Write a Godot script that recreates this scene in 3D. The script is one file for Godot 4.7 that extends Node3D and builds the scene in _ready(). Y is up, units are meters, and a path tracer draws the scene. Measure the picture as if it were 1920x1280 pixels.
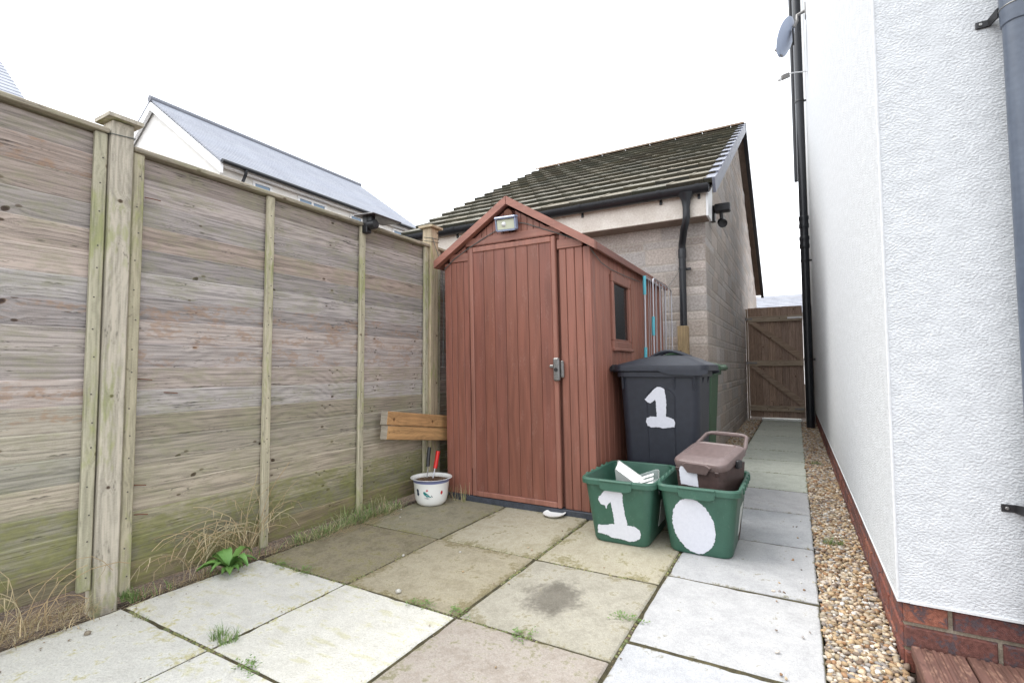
extends Node3D

var rng := RandomNumberGenerator.new()
var M := {}
var taken := {}


# ---------------------------------------------------------------- mesh builder
class MB:
	var v := PackedVector3Array()
	var n := PackedVector3Array()
	var t := PackedVector2Array()
	var c := PackedColorArray()
	var col := Color.WHITE
	var xf := Transform3D()
	var ga := -1            # grain axis for uv, -1: none
	var go := Vector2.ZERO
	var gs := Vector2(0.45, 1.1)

	func tint(k: Color) -> MB:
		col = k
		return self

	func grain(axis: int, off: Vector2) -> MB:
		ga = axis
		go = off
		return self

	func uvof(p: Vector3, nn: Vector3) -> Vector2:
		if ga < 0:
			return Vector2(p.x, p.y)
		var best := 0
		for i in 3:
			if absf(nn[i]) > absf(nn[best]):
				best = i
		if best == ga:
			return Vector2(p[(ga + 1) % 3] * gs.x, p[(ga + 2) % 3] * gs.y) + go
		return Vector2(p[ga] * gs.x, p[3 - ga - best] * gs.y) + go

	func trin(a: Vector3, b: Vector3, d: Vector3, na: Vector3, nb: Vector3, nd: Vector3) -> void:
		var g := (b - a).cross(d - a)
		if g.length_squared() < 1e-18:
			return
		var fl := g.dot(na + nb + nd) < 0.0
		var ua := uvof(a, g)
		var ub := uvof(b, g)
		var ud := uvof(d, g)
		var B := xf.basis
		if fl:
			v.append(xf * a); v.append(xf * b); v.append(xf * d)
			n.append((B * na).normalized()); n.append((B * nb).normalized()); n.append((B * nd).normalized())
			t.append(ua); t.append(ub); t.append(ud)
		else:
			v.append(xf * a); v.append(xf * d); v.append(xf * b)
			n.append((B * na).normalized()); n.append((B * nd).normalized()); n.append((B * nb).normalized())
			t.append(ua); t.append(ud); t.append(ub)
		c.append(col); c.append(col); c.append(col)

	func tri(a: Vector3, b: Vector3, d: Vector3, away: Vector3) -> void:
		var g := (b - a).cross(d - a).normalized()
		if g.dot((a + b + d) / 3.0 - away) < 0.0:
			g = -g
		trin(a, b, d, g, g, g)

	func quad(a: Vector3, b: Vector3, d: Vector3, e: Vector3, away: Vector3) -> void:
		tri(a, b, d, away)
		tri(a, d, e, away)

	# box with 8 free corners: k[0..3] bottom ring, k[4..7] top ring
	func hexa(k: Array) -> void:
		var m := Vector3.ZERO
		for p in k:
			m += p / 8.0
		quad(k[0], k[1], k[2], k[3], m)
		quad(k[4], k[5], k[6], k[7], m)
		for i in 4:
			quad(k[i], k[(i + 1) % 4], k[4 + (i + 1) % 4], k[4 + i], m)

	func box(lo: Vector3, hi: Vector3) -> void:
		hexa([lo, Vector3(hi.x, lo.y, lo.z), Vector3(hi.x, lo.y, hi.z), Vector3(lo.x, lo.y, hi.z),
			Vector3(lo.x, hi.y, lo.z), Vector3(hi.x, hi.y, lo.z), hi, Vector3(lo.x, hi.y, hi.z)])

	# chamfered box
	func cbox(lo: Vector3, hi: Vector3, b := 0.003) -> void:
		var m := (lo + hi) / 2.0
		var h := (hi - lo) / 2.0
		b = minf(b, minf(h.x, minf(h.y, h.z)) * 0.8)
		for ax in 3:
			var u := (ax + 1) % 3
			var w := (ax + 2) % 3
			for s in [-1.0, 1.0]:
				var f := []
				for q in [[-1.0, -1.0], [1.0, -1.0], [1.0, 1.0], [-1.0, 1.0]]:
					var p := m
					p[ax] += s * h[ax]
					p[u] += q[0] * (h[u] - b)
					p[w] += q[1] * (h[w] - b)
					f.append(p)
				quad(f[0], f[1], f[2], f[3], m)
			for su in [-1.0, 1.0]:
				for sw in [-1.0, 1.0]:
					var e := []
					for q in [[-1.0, 0], [1.0, 0], [1.0, 1], [-1.0, 1]]:
						var p := m
						p[ax] += q[0] * (h[ax] - b)
						p[u] += su * (h[u] - (b if q[1] == 1 else 0.0))
						p[w] += sw * (h[w] - (0.0 if q[1] == 1 else b))
						e.append(p)
					quad(e[0], e[1], e[2], e[3], m)
		for sx in [-1.0, 1.0]:
			for sy in [-1.0, 1.0]:
				for sz in [-1.0, 1.0]:
					var s := Vector3(sx, sy, sz)
					tri(m + s * (h - Vector3(0, b, b)), m + s * (h - Vector3(b, 0, b)), m + s * (h - Vector3(b, b, 0)), m)

	# rings of equal length; normals from neighbours
	func loft(rings: Array, closed := true, cap0 := false, cap1 := false, inward := false, smooth := true) -> void:
		var R := rings.size()
		var K: int = rings[0].size()
		var mids := []
		for r in rings:
			var m := Vector3.ZERO
			for p in r:
				m += p
			mids.append(m / K)
		var nn := []
		for i in R:
			var row := PackedVector3Array()
			for j in K:
				var a: Vector3 = rings[i][(j + 1) % K if closed else mini(j + 1, K - 1)] - rings[i][(j - 1 + K) % K if closed else maxi(j - 1, 0)]
				var b: Vector3 = rings[mini(i + 1, R - 1)][j] - rings[maxi(i - 1, 0)][j]
				var g := a.cross(b).normalized()
				row.append(g)
			nn.append(row)
		# orient: sum of dot with outward
		var s := 0.0
		for i in R:
			for j in K:
				s += nn[i][j].dot(rings[i][j] - mids[i])
		var sg := 1.0 if (s >= 0.0) != inward else -1.0
		for i in R - 1:
			for j in (K if closed else K - 1):
				var j2 := (j + 1) % K
				var a: Vector3 = rings[i][j]
				var b: Vector3 = rings[i][j2]
				var d: Vector3 = rings[i + 1][j2]
				var e: Vector3 = rings[i + 1][j]
				if smooth:
					trin(a, b, d, nn[i][j] * sg, nn[i][j2] * sg, nn[i + 1][j2] * sg)
					trin(a, d, e, nn[i][j] * sg, nn[i + 1][j2] * sg, nn[i + 1][j] * sg)
				else:
					var g := (b - a).cross(d - a)
					if g.length_squared() < 1e-16:
						g = (d - a).cross(e - a)
					g = g.normalized()
					if g.dot(nn[i][j] * sg) < 0.0:
						g = -g
					trin(a, b, d, g, g, g)
					trin(a, d, e, g, g, g)
		for q in [[cap0, 0, 1], [cap1, R - 1, R - 2]]:
			if q[0]:
				var o: Vector3 = mids[q[1]]
				var nd: Vector3 = o - mids[q[2]]
				if nd.length() < 1e-6:
					nd = (rings[q[1]][0] - o).cross(rings[q[1]][1] - o)
				for j in K:
					var a: Vector3 = rings[q[1]][j]
					var b: Vector3 = rings[q[1]][(j + 1) % K]
					tri(o, a, b, o - nd.normalized())

	func tube(path: Array, r: float, k := 10, caps := true) -> void:
		var rings := []
		var up := Vector3.UP
		var t0: Vector3 = (path[1] - path[0]).normalized()
		if absf(t0.dot(up)) > 0.9:
			up = Vector3.RIGHT
		var x := t0.cross(up).normalized()
		for i in path.size():
			var d: Vector3 = (path[mini(i + 1, path.size() - 1)] - path[maxi(i - 1, 0)]).normalized()
			x = (x - d * x.dot(d)).normalized()
			var y := d.cross(x)
			var ring := PackedVector3Array()
			for j in k:
				var a := TAU * j / k
				ring.append(path[i] + (x * cos(a) + y * sin(a)) * r)
			rings.append(ring)
		loft(rings, true, caps, caps)

	# profile: Array of Vector2(radius, height) turned about y through o
	func lathe(o: Vector3, prof: Array, k := 32, inward := false) -> void:
		var rings := []
		for p in prof:
			var ring := PackedVector3Array()
			for j in k:
				var a := TAU * j / k
				ring.append(o + Vector3(cos(a) * p.x, p.y, sin(a) * p.x))
			rings.append(ring)
		# orient per section by the profile's own direction
		var nn := []
		for i in prof.size():
			var d: Vector2 = prof[mini(i + 1, prof.size() - 1)] - prof[maxi(i - 1, 0)]
			nn.append(Vector2(d.y, -d.x).normalized() * (-1.0 if inward else 1.0))
		for i in prof.size() - 1:
			for j in k:
				var j2 := (j + 1) % k
				var ns := []
				for q in [[i, j], [i, j2], [i + 1, j2], [i + 1, j]]:
					var a: float = TAU * q[1] / k
					ns.append(Vector3(cos(a) * nn[q[0]].x, nn[q[0]].y, sin(a) * nn[q[0]].x))
				trin(rings[i][j], rings[i][j2], rings[i + 1][j2], ns[0], ns[1], ns[2])
				trin(rings[i][j], rings[i + 1][j2], rings[i + 1][j], ns[0], ns[2], ns[3])

	# polygon (2D) extruded: map(p, d) = o + ux*p.x + uy*p.y + uz*d
	func prism(poly: PackedVector2Array, o: Vector3, ux: Vector3, uy: Vector3, uz: Vector3, d0: float, d1: float) -> void:
		var ids := Geometry2D.triangulate_polygon(poly)
		var zn := uz.normalized()
		for side in [[d0, -zn], [d1, zn]]:
			for i in range(0, ids.size(), 3):
				var p := []
				for q in 3:
					var w := poly[ids[i + q]]
					p.append(o + ux * w.x + uy * w.y + uz * side[0])
				trin(p[0], p[1], p[2], side[1], side[1], side[1])
		var ccw := not Geometry2D.is_polygon_clockwise(poly)
		for i in poly.size():
			var a := poly[i]
			var b := poly[(i + 1) % poly.size()]
			var e := (b - a).normalized()
			var nv := Vector2(e.y, -e.x) * (1.0 if ccw else -1.0)
			var g := (ux * nv.x + uy * nv.y).normalized()
			var A := o + ux * a.x + uy * a.y
			var Bv := o + ux * b.x + uy * b.y
			trin(A + uz * d0, Bv + uz * d0, Bv + uz * d1, g, g, g)
			trin(A + uz * d0, Bv + uz * d1, A + uz * d1, g, g, g)

	func mesh(off: Vector3) -> ArrayMesh:
		var vv := v
		if off != Vector3.ZERO:
			vv = Transform3D(Basis(), -off) * v
		var arr := []
		arr.resize(Mesh.ARRAY_MAX)
		arr[Mesh.ARRAY_VERTEX] = vv
		arr[Mesh.ARRAY_NORMAL] = n
		arr[Mesh.ARRAY_TEX_UV] = t
		arr[Mesh.ARRAY_COLOR] = c
		var m := ArrayMesh.new()
		m.add_surface_from_arrays(Mesh.PRIMITIVE_TRIANGLES, arr)
		return m


# ---------------------------------------------------------------- nodes
func numbered(called: String) -> String:
	if not taken.has(called):
		taken[called] = 0
		return called
	taken[called] += 1
	return "%s_%03d" % [called, taken[called]]


func tag(o: Node3D, label: String, category: String, group := "") -> void:
	o.set_meta("label", label)
	o.set_meta("category", category)
	if group != "":
		o.set_meta("group", group)


func thing(called: String, label: String, category: String, at: Vector3, group := "", turn := 0.0) -> Node3D:
	var o := Node3D.new()
	o.name = numbered(called)
	add_child(o)
	o.position = at
	o.rotation.y = turn
	tag(o, label, category, group)
	return o


func setting(called: String) -> Node3D:
	var o := Node3D.new()
	o.name = numbered(called)
	add_child(o)
	o.set_meta("kind", "structure")
	return o


# commits a mesh (in world coordinates unless local) as one named part
func part(mb: MB, called: String, m: Material, parent: Node3D = self, local := false) -> MeshInstance3D:
	var o := MeshInstance3D.new()
	o.name = called if parent != self else numbered(called)
	o.mesh = mb.mesh(Vector3.ZERO if local or parent == self else parent.global_position)
	o.material_override = m
	parent.add_child(o, true)
	return o


func single(mb: MB, called: String, m: Material, label: String, category: String, at: Vector3, group := "") -> MeshInstance3D:
	var o := MeshInstance3D.new()
	o.name = numbered(called)
	o.mesh = mb.mesh(at)
	o.material_override = m
	add_child(o)
	o.position = at
	tag(o, label, category, group)
	return o


func lin(r: float, g: float, b: float) -> Color:
	return Color(r, g, b)


func vary(c: Color, amount: float) -> Color:
	var k := 1.0 + rng.randf_range(-amount, amount)
	var h := rng.randf_range(-amount, amount) * 0.3
	return Color(c.r * k * (1 + h), c.g * k, c.b * k * (1 - h))


func roff() -> Vector2:
	return Vector2(rng.randf(), rng.randf())


# ---------------------------------------------------------------- textures
func noise(freq: float, sd: int, oct := 4, kind := FastNoiseLite.TYPE_SIMPLEX_SMOOTH) -> FastNoiseLite:
	var f := FastNoiseLite.new()
	f.noise_type = kind
	f.frequency = freq
	f.seed = sd
	f.fractal_octaves = oct
	return f


# seamless grey noise as floats 0..1
func field(w: int, h: int, freq: float, sd: int, oct := 4) -> PackedByteArray:
	return noise(freq, sd, oct).get_seamless_image(w, h).get_data()


func tex_of(w: int, h: int, data: PackedByteArray, fmt: int) -> ImageTexture:
	return ImageTexture.create_from_image(Image.create_from_data(w, h, false, fmt, data))


# two-tone mottle: colours lo..hi (sRGB) by coarse and fine noise
func mottle(size: int, lo: Color, hi: Color, f1: float, f2: float, sd: int, w2 := 0.5, contrast := 1.6) -> ImageTexture:
	var a := field(size, size, f1, sd)
	var b := field(size, size, f2, sd + 7, 3)
	var out := PackedByteArray()
	out.resize(size * size * 3)
	for i in size * size:
		var x := (a[i] * (1.0 - w2) + b[i] * w2) / 255.0
		x = clampf((x - 0.5) * contrast + 0.5, 0.0, 1.0)
		out[i * 3] = int((lo.r + (hi.r - lo.r) * x) * 255.0)
		out[i * 3 + 1] = int((lo.g + (hi.g - lo.g) * x) * 255.0)
		out[i * 3 + 2] = int((lo.b + (hi.b - lo.b) * x) * 255.0)
	return tex_of(size, size, out, Image.FORMAT_RGB8)


# patches with alpha: colour c, covering about `cover` of the surface
func patches(size: int, c0: Color, c1: Color, f1: float, f2: float, sd: int, cover: float, soft: float, most := 1.0) -> ImageTexture:
	var a := field(size, size, f1, sd)
	var b := field(size, size, f2, sd + 3, 4)
	var out := PackedByteArray()
	out.resize(size * size * 4)
	var th := 1.0 - cover
	for i in size * size:
		var y := b[i] / 255.0
		var x := a[i] / 255.0 * 0.6 + y * 0.4
		x = smoothstep(th - soft, th + soft, x)
		out[i * 4] = int((c0.r + (c1.r - c0.r) * y) * 255.0)
		out[i * 4 + 1] = int((c0.g + (c1.g - c0.g) * y) * 255.0)
		out[i * 4 + 2] = int((c0.b + (c1.b - c0.b) * y) * 255.0)
		out[i * 4 + 3] = int(x * most * 255.0)
	return tex_of(size, size, out, Image.FORMAT_RGBA8)


# wood: u along the grain; streaks, growth lines and knots, near white so that tints multiply it
func wood(w: int, h: int, sd: int, knots: int, deep: float, fine := 1.0, splits := 0.0) -> ImageTexture:
	var n1 := noise(1.0, sd, 3)
	var n2 := noise(1.0, sd + 1, 2)
	var n3 := noise(1.0, sd + 2, 2)
	var img := Image.create(w, h, false, Image.FORMAT_RGB8)
	var kr := RandomNumberGenerator.new()
	kr.seed = sd
	var ks := []
	for i in knots:
		ks.append([(i % 3 + 0.5 + kr.randf_range(-0.10, 0.10)) / 6.0 * w, kr.randf() * h, kr.randf_range(0.0028, 0.0062) * w, kr.randf_range(0.35, 0.65)])
	var data := PackedByteArray()
	data.resize(w * h * 3)
	for y in h:
		for x in w / 2:   # the other half is its mirror image, so that the sheet repeats without a seam
			var px := float(x)
			var py := float(y)
			# bend the grain round the knots
			var dark := 0.0
			for k in ks:
				var dx: float = px - k[0]
				if absf(dx) > k[2] * 6.0:
					continue
				var dy: float = py - k[1]
				if absf(dy) > k[2] * 5.0:
					continue
				var q := sqrt(dx * dx + dy * dy * 2.2) / float(k[2])
				py += signf(dy) * k[2] * 1.2 * exp(-q * q * 0.12)
				dark = maxf(dark, (1.0 - smoothstep(0.55, 1.15, q + 0.12 * sin(q * 14.0))) * k[3])
			var a := n1.get_noise_2d(px * 0.0045, py * 0.11 * fine)
			var b := n2.get_noise_2d(px * 0.012 + 91.0, py * 0.8 * fine)
			var e := sin((py * 0.09 + n2.get_noise_2d(px * 0.0025, py * 0.012) * 4.0) * TAU * fine)
			var g := 1.0 - deep * (0.26 + 0.55 * a + 0.38 * b + 0.10 * e)
			if splits > 0.0:
				var sp := absf(n3.get_noise_2d(px * 0.0035, py * 0.075))
				if sp < 0.035:
					g -= splits * (1.0 - sp / 0.035) * smoothstep(0.0, 0.35, n3.get_noise_2d(px * 0.006 + 40.0, py * 0.02))
				g += (hash_of(x, y) - 0.5) * 0.07
			g = clampf(g, 0.08, 1.0) * (1.0 - dark)
			var i := (y * w + x) * 3
			data[i] = int(clampf(g * 1.0 + dark * 0.05, 0, 1) * 255.0)
			data[i + 1] = int(clampf(g * (0.995 - dark * 0.12), 0, 1) * 255.0)
			data[i + 2] = int(clampf(g * (0.985 - dark * 0.25), 0, 1) * 255.0)
			var i2 := (y * w + w - 1 - x) * 3
			data[i2] = data[i]
			data[i2 + 1] = data[i + 1]
			data[i2 + 2] = data[i + 2]
	img.set_data(w, h, false, Image.FORMAT_RGB8, data)
	return ImageTexture.create_from_image(img)


func hash_of(x: int, y: int) -> float:
	var h := (x * 374761393 + y * 668265263) & 0x7fffffff
	h = ((h ^ (h >> 13)) * 1274126177) & 0x7fffffff
	return float((h >> 8) & 0xffff) / 65535.0


func bump(m: StandardMaterial3D, t: Texture2D, depth_cm: float) -> void:
	m.heightmap_enabled = true
	m.heightmap_texture = t
	m.heightmap_scale = depth_cm


func noise_tex(size: int, freq: float, sd: int, oct := 4) -> ImageTexture:
	var b := field(size, size, freq, sd, oct)
	return tex_of(size, size, b, Image.FORMAT_L8)


func mat(called: String, srgb: Color, rough: float, tex: Texture2D = null, world_scale := 0.0, tinted := false) -> StandardMaterial3D:
	var m := StandardMaterial3D.new()
	m.resource_name = called
	m.albedo_color = srgb
	m.roughness = rough
	m.cull_mode = BaseMaterial3D.CULL_DISABLED
	m.vertex_color_use_as_albedo = tinted
	if tex:
		m.albedo_texture = tex
	if world_scale > 0.0:
		m.uv1_triplanar = true
		m.uv1_world_triplanar = true
		m.uv1_scale = Vector3.ONE * world_scale
	M[called] = m
	return m


func overlay(m: StandardMaterial3D, t: Texture2D, s: Vector3) -> void:
	m.detail_enabled = true
	m.detail_albedo = t
	m.detail_blend_mode = BaseMaterial3D.BLEND_MODE_MIX
	m.detail_uv_layer = BaseMaterial3D.DETAIL_UV_2
	m.uv2_triplanar = true
	m.uv2_world_triplanar = true
	m.uv2_scale = s


# one slab's own face: base mottle, algae along the edges, streaks and spots
func slab_tex(sd: int, lo: Color, hi: Color, algae: Color, edge: float, spread: float, streak := 0.0, spots := [], narrow := 2.4) -> ImageTexture:
	var S := 360
	var a := field(S, S, 0.012, sd)
	var b := field(S, S, 0.06, sd + 1, 4)
	var f := field(S, S, 0.25, sd + 2, 2)
	var st := noise(1.0, sd + 5, 3)
	var out := PackedByteArray()
	out.resize(S * S * 3)
	for y in S:
		var v := (y + 0.5) / S
		for x in S:
			var i := y * S + x
			var u := (x + 0.5) / S
			var A := a[i] / 255.0
			var B := b[i] / 255.0
			var F := f[i] / 255.0
			var t := clampf((A * 0.45 + B * 0.35 + F * 0.2 - 0.5) * 1.9 + 0.5, 0.0, 1.0)
			var r := lo.r + (hi.r - lo.r) * t
			var g := lo.g + (hi.g - lo.g) * t
			var bl := lo.b + (hi.b - lo.b) * t
			var e := minf(minf(u, 1.0 - u), minf(v, 1.0 - v))
			var k := smoothstep(0.42, 0.86, edge * maxf(0.0, 0.34 - e * narrow) + spread * 0.55 + (A - 0.5) * 0.9 + (B - 0.5) * 0.7 + (F - 0.5) * 0.25 + 0.12)
			if streak > 0.0:
				k = maxf(k, streak * smoothstep(0.18, 0.5, st.get_noise_2d(u * 3.0 + v * 1.2, v * 11.0) * 0.9 + (B - 0.5) * 0.5))
			k = clampf(k, 0.0, 1.0) * (0.55 + 0.45 * F)
			r += (algae.r - r) * k
			g += (algae.g - g) * k
			bl += (algae.b - bl) * k
			for s in spots:
				var d := Vector2((u - s[0]) / s[2], (v - s[1]) / s[3]).length() + (A - 0.5) * 0.45 + (B - 0.5) * 0.25
				var q: float = (1.0 - smoothstep(0.45, 1.05, d)) * float(s[4])
				r *= 1.0 - q * 0.97
				g *= 1.0 - q
				bl *= 1.0 - q * 1.02
			var hs := 1.0 + (hash_of(x, y) - 0.5) * 0.10 + (hash_of(x / 2, y / 2 + 77) - 0.5) * 0.07
			r *= hs; g *= hs; bl *= hs
			if F > 0.80 and B > 0.55:
				r *= 0.86; g *= 0.86; bl *= 0.86
			out[i * 3] = int(clampf(r, 0, 1) * 255.0)
			out[i * 3 + 1] = int(clampf(g, 0, 1) * 255.0)
			out[i * 3 + 2] = int(clampf(bl, 0, 1) * 255.0)
	return tex_of(S, S, out, Image.FORMAT_RGB8)


func materials() -> void:
	var grit := noise_tex(512, 0.09, 11, 4)
	var gritty := noise_tex(512, 0.22, 13, 3)
	var m: StandardMaterial3D
	# timber
	var w1 := wood(1024, 512, 3, 24, 0.38, 1.0, 0.45)
	var w2 := wood(1024, 256, 17, 7, 0.28, 1.3, 0.25)
	var w3 := wood(512, 256, 29, 0, 0.20, 0.5)
	var alg1 := patches(512, Color(0.48, 0.49, 0.36), Color(0.60, 0.60, 0.47), 0.010, 0.05, 41, 0.40, 0.22, 0.42)
	var alg2 := patches(512, Color(0.39, 0.40, 0.22), Color(0.56, 0.56, 0.33), 0.009, 0.05, 43, 0.53, 0.20, 0.70)
	m = mat("weathered_board", Color.WHITE, 0.9, w1, 0.0, true)
	overlay(m, alg1, Vector3(0.9, 1.8, 0.9))
	bump(m, w1, 0.05)
	m = mat("weathered_board_low", Color.WHITE, 0.92, w1, 0.0, true)
	overlay(m, alg2, Vector3(0.9, 1.6, 0.9))
	bump(m, w1, 0.05)
	m = mat("weathered_board_warm", Color.WHITE, 0.9, w1, 0.0, true)
	overlay(m, patches(512, Color(0.50, 0.38, 0.29), Color(0.68, 0.55, 0.43), 0.008, 0.05, 45, 0.38, 0.12, 0.55), Vector3(1.1, 2.4, 1.1))
	bump(m, w1, 0.05)
	m = mat("sawn_post", Color.WHITE, 0.88, w2, 0.0, true)
	overlay(m, patches(256, Color(0.44, 0.48, 0.25), Color(0.60, 0.62, 0.38), 0.012, 0.06, 51, 0.36, 0.14, 0.6), Vector3(2.2, 0.7, 2.2))
	bump(m, w2, 0.04)
	m = mat("brown_timber", Color.WHITE, 0.85, w2, 0.0, true)
	bump(m, w2, 0.03)
	m = mat("gate_timber", Color.WHITE, 0.88, w2, 0.0, true)
	bump(m, w2, 0.03)
	m = mat("deck_timber", Color.WHITE, 0.75, w2, 0.0, true)
	overlay(m, patches(256, Color(0.42, 0.31, 0.26), Color(0.58, 0.45, 0.38), 0.03, 0.12, 57, 0.36, 0.10, 0.7), Vector3(3, 3, 1.2))
	# shed
	m = mat("shed_plastic", Color.WHITE, 0.55, w3, 0.0, true)
	overlay(m, patches(512, Color(0.56, 0.42, 0.38), Color(0.64, 0.50, 0.46), 0.012, 0.12, 59, 0.30, 0.10, 0.22), Vector3(2.5, 0.6, 2.5))
	bump(m, w3, 0.02)
	mat("shed_base", Color(0.27, 0.29, 0.33), 0.6, mottle(256, Color(0.75, 0.75, 0.75), Color.WHITE, 0.02, 0.1, 5), 2.0)
	mat("shed_lining", Color(0.50, 0.33, 0.28), 0.8)
	m = mat("window_pane", Color(0.10, 0.105, 0.115, 0.72), 0.12)
	m.transparency = BaseMaterial3D.TRANSPARENCY_ALPHA
	m = mat("clear_glass", Color(0.75, 0.82, 0.88, 0.25), 0.05)
	m.transparency = BaseMaterial3D.TRANSPARENCY_ALPHA
	# metals and plastics
	m = mat("grey_metal", Color(0.62, 0.62, 0.62), 0.38, mottle(256, Color(0.7, 0.69, 0.67), Color.WHITE, 0.03, 0.15, 61), 6.0)
	m.metallic = 0.75
	m = mat("dull_metal", Color(0.55, 0.54, 0.53), 0.5)
	m.metallic = 0.5
	mat("rust", Color(0.42, 0.27, 0.20), 0.8)
	mat("nail_head", Color(0.30, 0.28, 0.26), 0.6)
	m = mat("bin_black", Color(0.165, 0.180, 0.220), 0.52, mottle(256, Color(0.80, 0.80, 0.81), Color.WHITE, 0.02, 0.2, 63), 3.0)
	bump(m, gritty, 0.012)
	m.uv1_scale = Vector3.ONE * 3.0
	mat("bin_dark_gap", Color(0.10, 0.10, 0.12), 0.6)
	m = mat("bin_green", Color(0.20, 0.33, 0.22), 0.55, mottle(256, Color(0.8, 0.82, 0.8), Color.WHITE, 0.02, 0.2, 65), 3.0)
	m = mat("box_green", Color(0.235, 0.385, 0.325), 0.46, mottle(512, Color(0.86, 0.88, 0.87), Color.WHITE, 0.008, 0.12, 67), 3.0)
	overlay(m, patches(512, Color(0.42, 0.52, 0.47), Color(0.55, 0.62, 0.57), 0.02, 0.15, 68, 0.24, 0.06, 0.28), Vector3(4, 1.3, 4))
	m = mat("caddy_brown", Color(0.475, 0.41, 0.40), 0.42, mottle(512, Color(0.82, 0.81, 0.80), Color.WHITE, 0.015, 0.15, 69), 4.0)
	m = mat("caddy_dark", Color(0.33, 0.26, 0.25), 0.5, mottle(512, Color(0.75, 0.74, 0.73), Color.WHITE, 0.015, 0.15, 70), 4.0)
	m = mat("white_paint", Color(0.85, 0.855, 0.885), 0.6, mottle(256, Color(0.95, 0.95, 0.955), Color.WHITE, 0.03, 0.14, 71), 5.0)
	bump(m, gritty, 0.03)
	m = mat("pipe_black", Color(0.135, 0.145, 0.165), 0.36, mottle(256, Color(0.78, 0.78, 0.79), Color.WHITE, 0.02, 0.12, 73), 2.0)
	m = mat("pipe_grey", Color(0.33, 0.365, 0.42), 0.32, mottle(256, Color(0.84, 0.84, 0.85), Color.WHITE, 0.012, 0.1, 74), 2.0)
	mat("black_plastic", Color(0.12, 0.12, 0.13), 0.45)
	mat("teal_plastic", Color(0.36, 0.72, 0.78), 0.4)
	m = mat("airer_wire", Color(0.74, 0.74, 0.76), 0.3)
	m.metallic = 0.6
	mat("white_upvc", Color(0.90, 0.90, 0.90), 0.4)
	m = mat("cream_fascia", Color(0.88, 0.85, 0.81), 0.5, mottle(512, Color(0.88, 0.86, 0.84), Color.WHITE, 0.012, 0.1, 75), 0.8)
	mat("soffit", Color(0.56, 0.49, 0.44), 0.6, mottle(256, Color(0.8, 0.78, 0.76), Color.WHITE, 0.02, 0.1, 76), 1.5)
	mat("enamel", Color(0.90, 0.90, 0.885), 0.16)
	mat("enamel_blue", Color(0.47, 0.50, 0.66), 0.22)
	mat("decal_teal", Color(0.10, 0.47, 0.47), 0.3)
	mat("decal_red", Color(0.72, 0.16, 0.18), 0.3)
	mat("decal_pink", Color(0.80, 0.42, 0.45), 0.3)
	mat("decal_dark", Color(0.14, 0.20, 0.28), 0.3)
	mat("red_plastic", Color(0.75, 0.12, 0.10), 0.35)
	mat("lamp_lens", Color(0.80, 0.81, 0.72), 0.25)
	mat("lamp_case", Color(0.55, 0.59, 0.68), 0.25)
	mat("solar_cell", Color(0.20, 0.17, 0.17), 0.35)
	mat("tray_white", Color(0.92, 0.92, 0.91), 0.4)
	m = mat("tray_clear", Color(0.80, 0.82, 0.82, 0.45), 0.12)
	m.transparency = BaseMaterial3D.TRANSPARENCY_ALPHA
	mat("dish_grey", Color(0.66, 0.70, 0.78), 0.35)
	mat("string", Color(0.35, 0.38, 0.37), 0.7)
	mat("sticker", Color(0.80, 0.82, 0.80), 0.5)
	# masonry
	var cast := mottle(512, Color(0.90, 0.90, 0.90), Color.WHITE, 0.02, 0.12, 81)
	m = mat("roughcast", Color(0.815, 0.825, 0.835), 0.92, cast, 1.1)
	bump(m, noise_tex(1024, 0.062, 83, 4), 0.27)
	m.uv1_scale = Vector3(1.35, 1.85, 1.35)
	m = mat("roughcast_edge", Color(0.845, 0.85, 0.855), 0.85, cast, 1.1)
	m = mat("house_brick", Color.WHITE, 0.88, mottle(512, Color(0.62, 0.58, 0.58), Color.WHITE, 0.03, 0.2, 85), 4.0, true)
	overlay(m, patches(512, Color(0.23, 0.21, 0.24), Color(0.36, 0.32, 0.33), 0.016, 0.08, 86, 0.40, 0.08, 0.85), Vector3.ONE * 1.7)
	bump(m, gritty, 0.3)
	mat("mortar", Color(0.60, 0.56, 0.50), 0.95, mottle(256, Color(0.72, 0.70, 0.66), Color.WHITE, 0.03, 0.2, 87), 3.0)
	m = mat("garage_block", Color.WHITE, 0.95, mottle(512, Color(0.78, 0.76, 0.74), Color.WHITE, 0.03, 0.16, 88, 0.5, 1.9), 2.2, true)
	bump(m, grit, 0.5)
	mat("block_mortar", Color(0.80, 0.765, 0.73), 0.95, mottle(256, Color(0.78, 0.76, 0.74), Color.WHITE, 0.04, 0.2, 89), 3.0)
	# roofs
	m = mat("roof_tile", Color.WHITE, 0.92, mottle(512, Color(0.62, 0.60, 0.57), Color.WHITE, 0.03, 0.2, 91, 0.5, 2.0), 1.4, true)
	overlay(m, patches(512, Color(0.33, 0.32, 0.23), Color(0.42, 0.40, 0.28), 0.02, 0.1, 92, 0.40, 0.12, 0.6), Vector3.ONE * 1.3)
	bump(m, grit, 0.6)
	m = mat("pale_stone", Color(0.80, 0.79, 0.76), 0.85, mottle(256, Color(0.85, 0.84, 0.82), Color.WHITE, 0.05, 0.2, 97), 8.0)
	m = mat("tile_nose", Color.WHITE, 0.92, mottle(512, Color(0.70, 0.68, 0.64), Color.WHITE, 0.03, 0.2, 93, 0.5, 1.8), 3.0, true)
	mat("verge_cap", Color(0.52, 0.53, 0.58), 0.45, mottle(256, Color(0.82, 0.82, 0.83), Color.WHITE, 0.02, 0.12, 94), 2.0)
	m = mat("slate", Color.WHITE, 0.6, mottle(512, Color(0.84, 0.84, 0.86), Color.WHITE, 0.01, 0.1, 95), 0.25, true)
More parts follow.
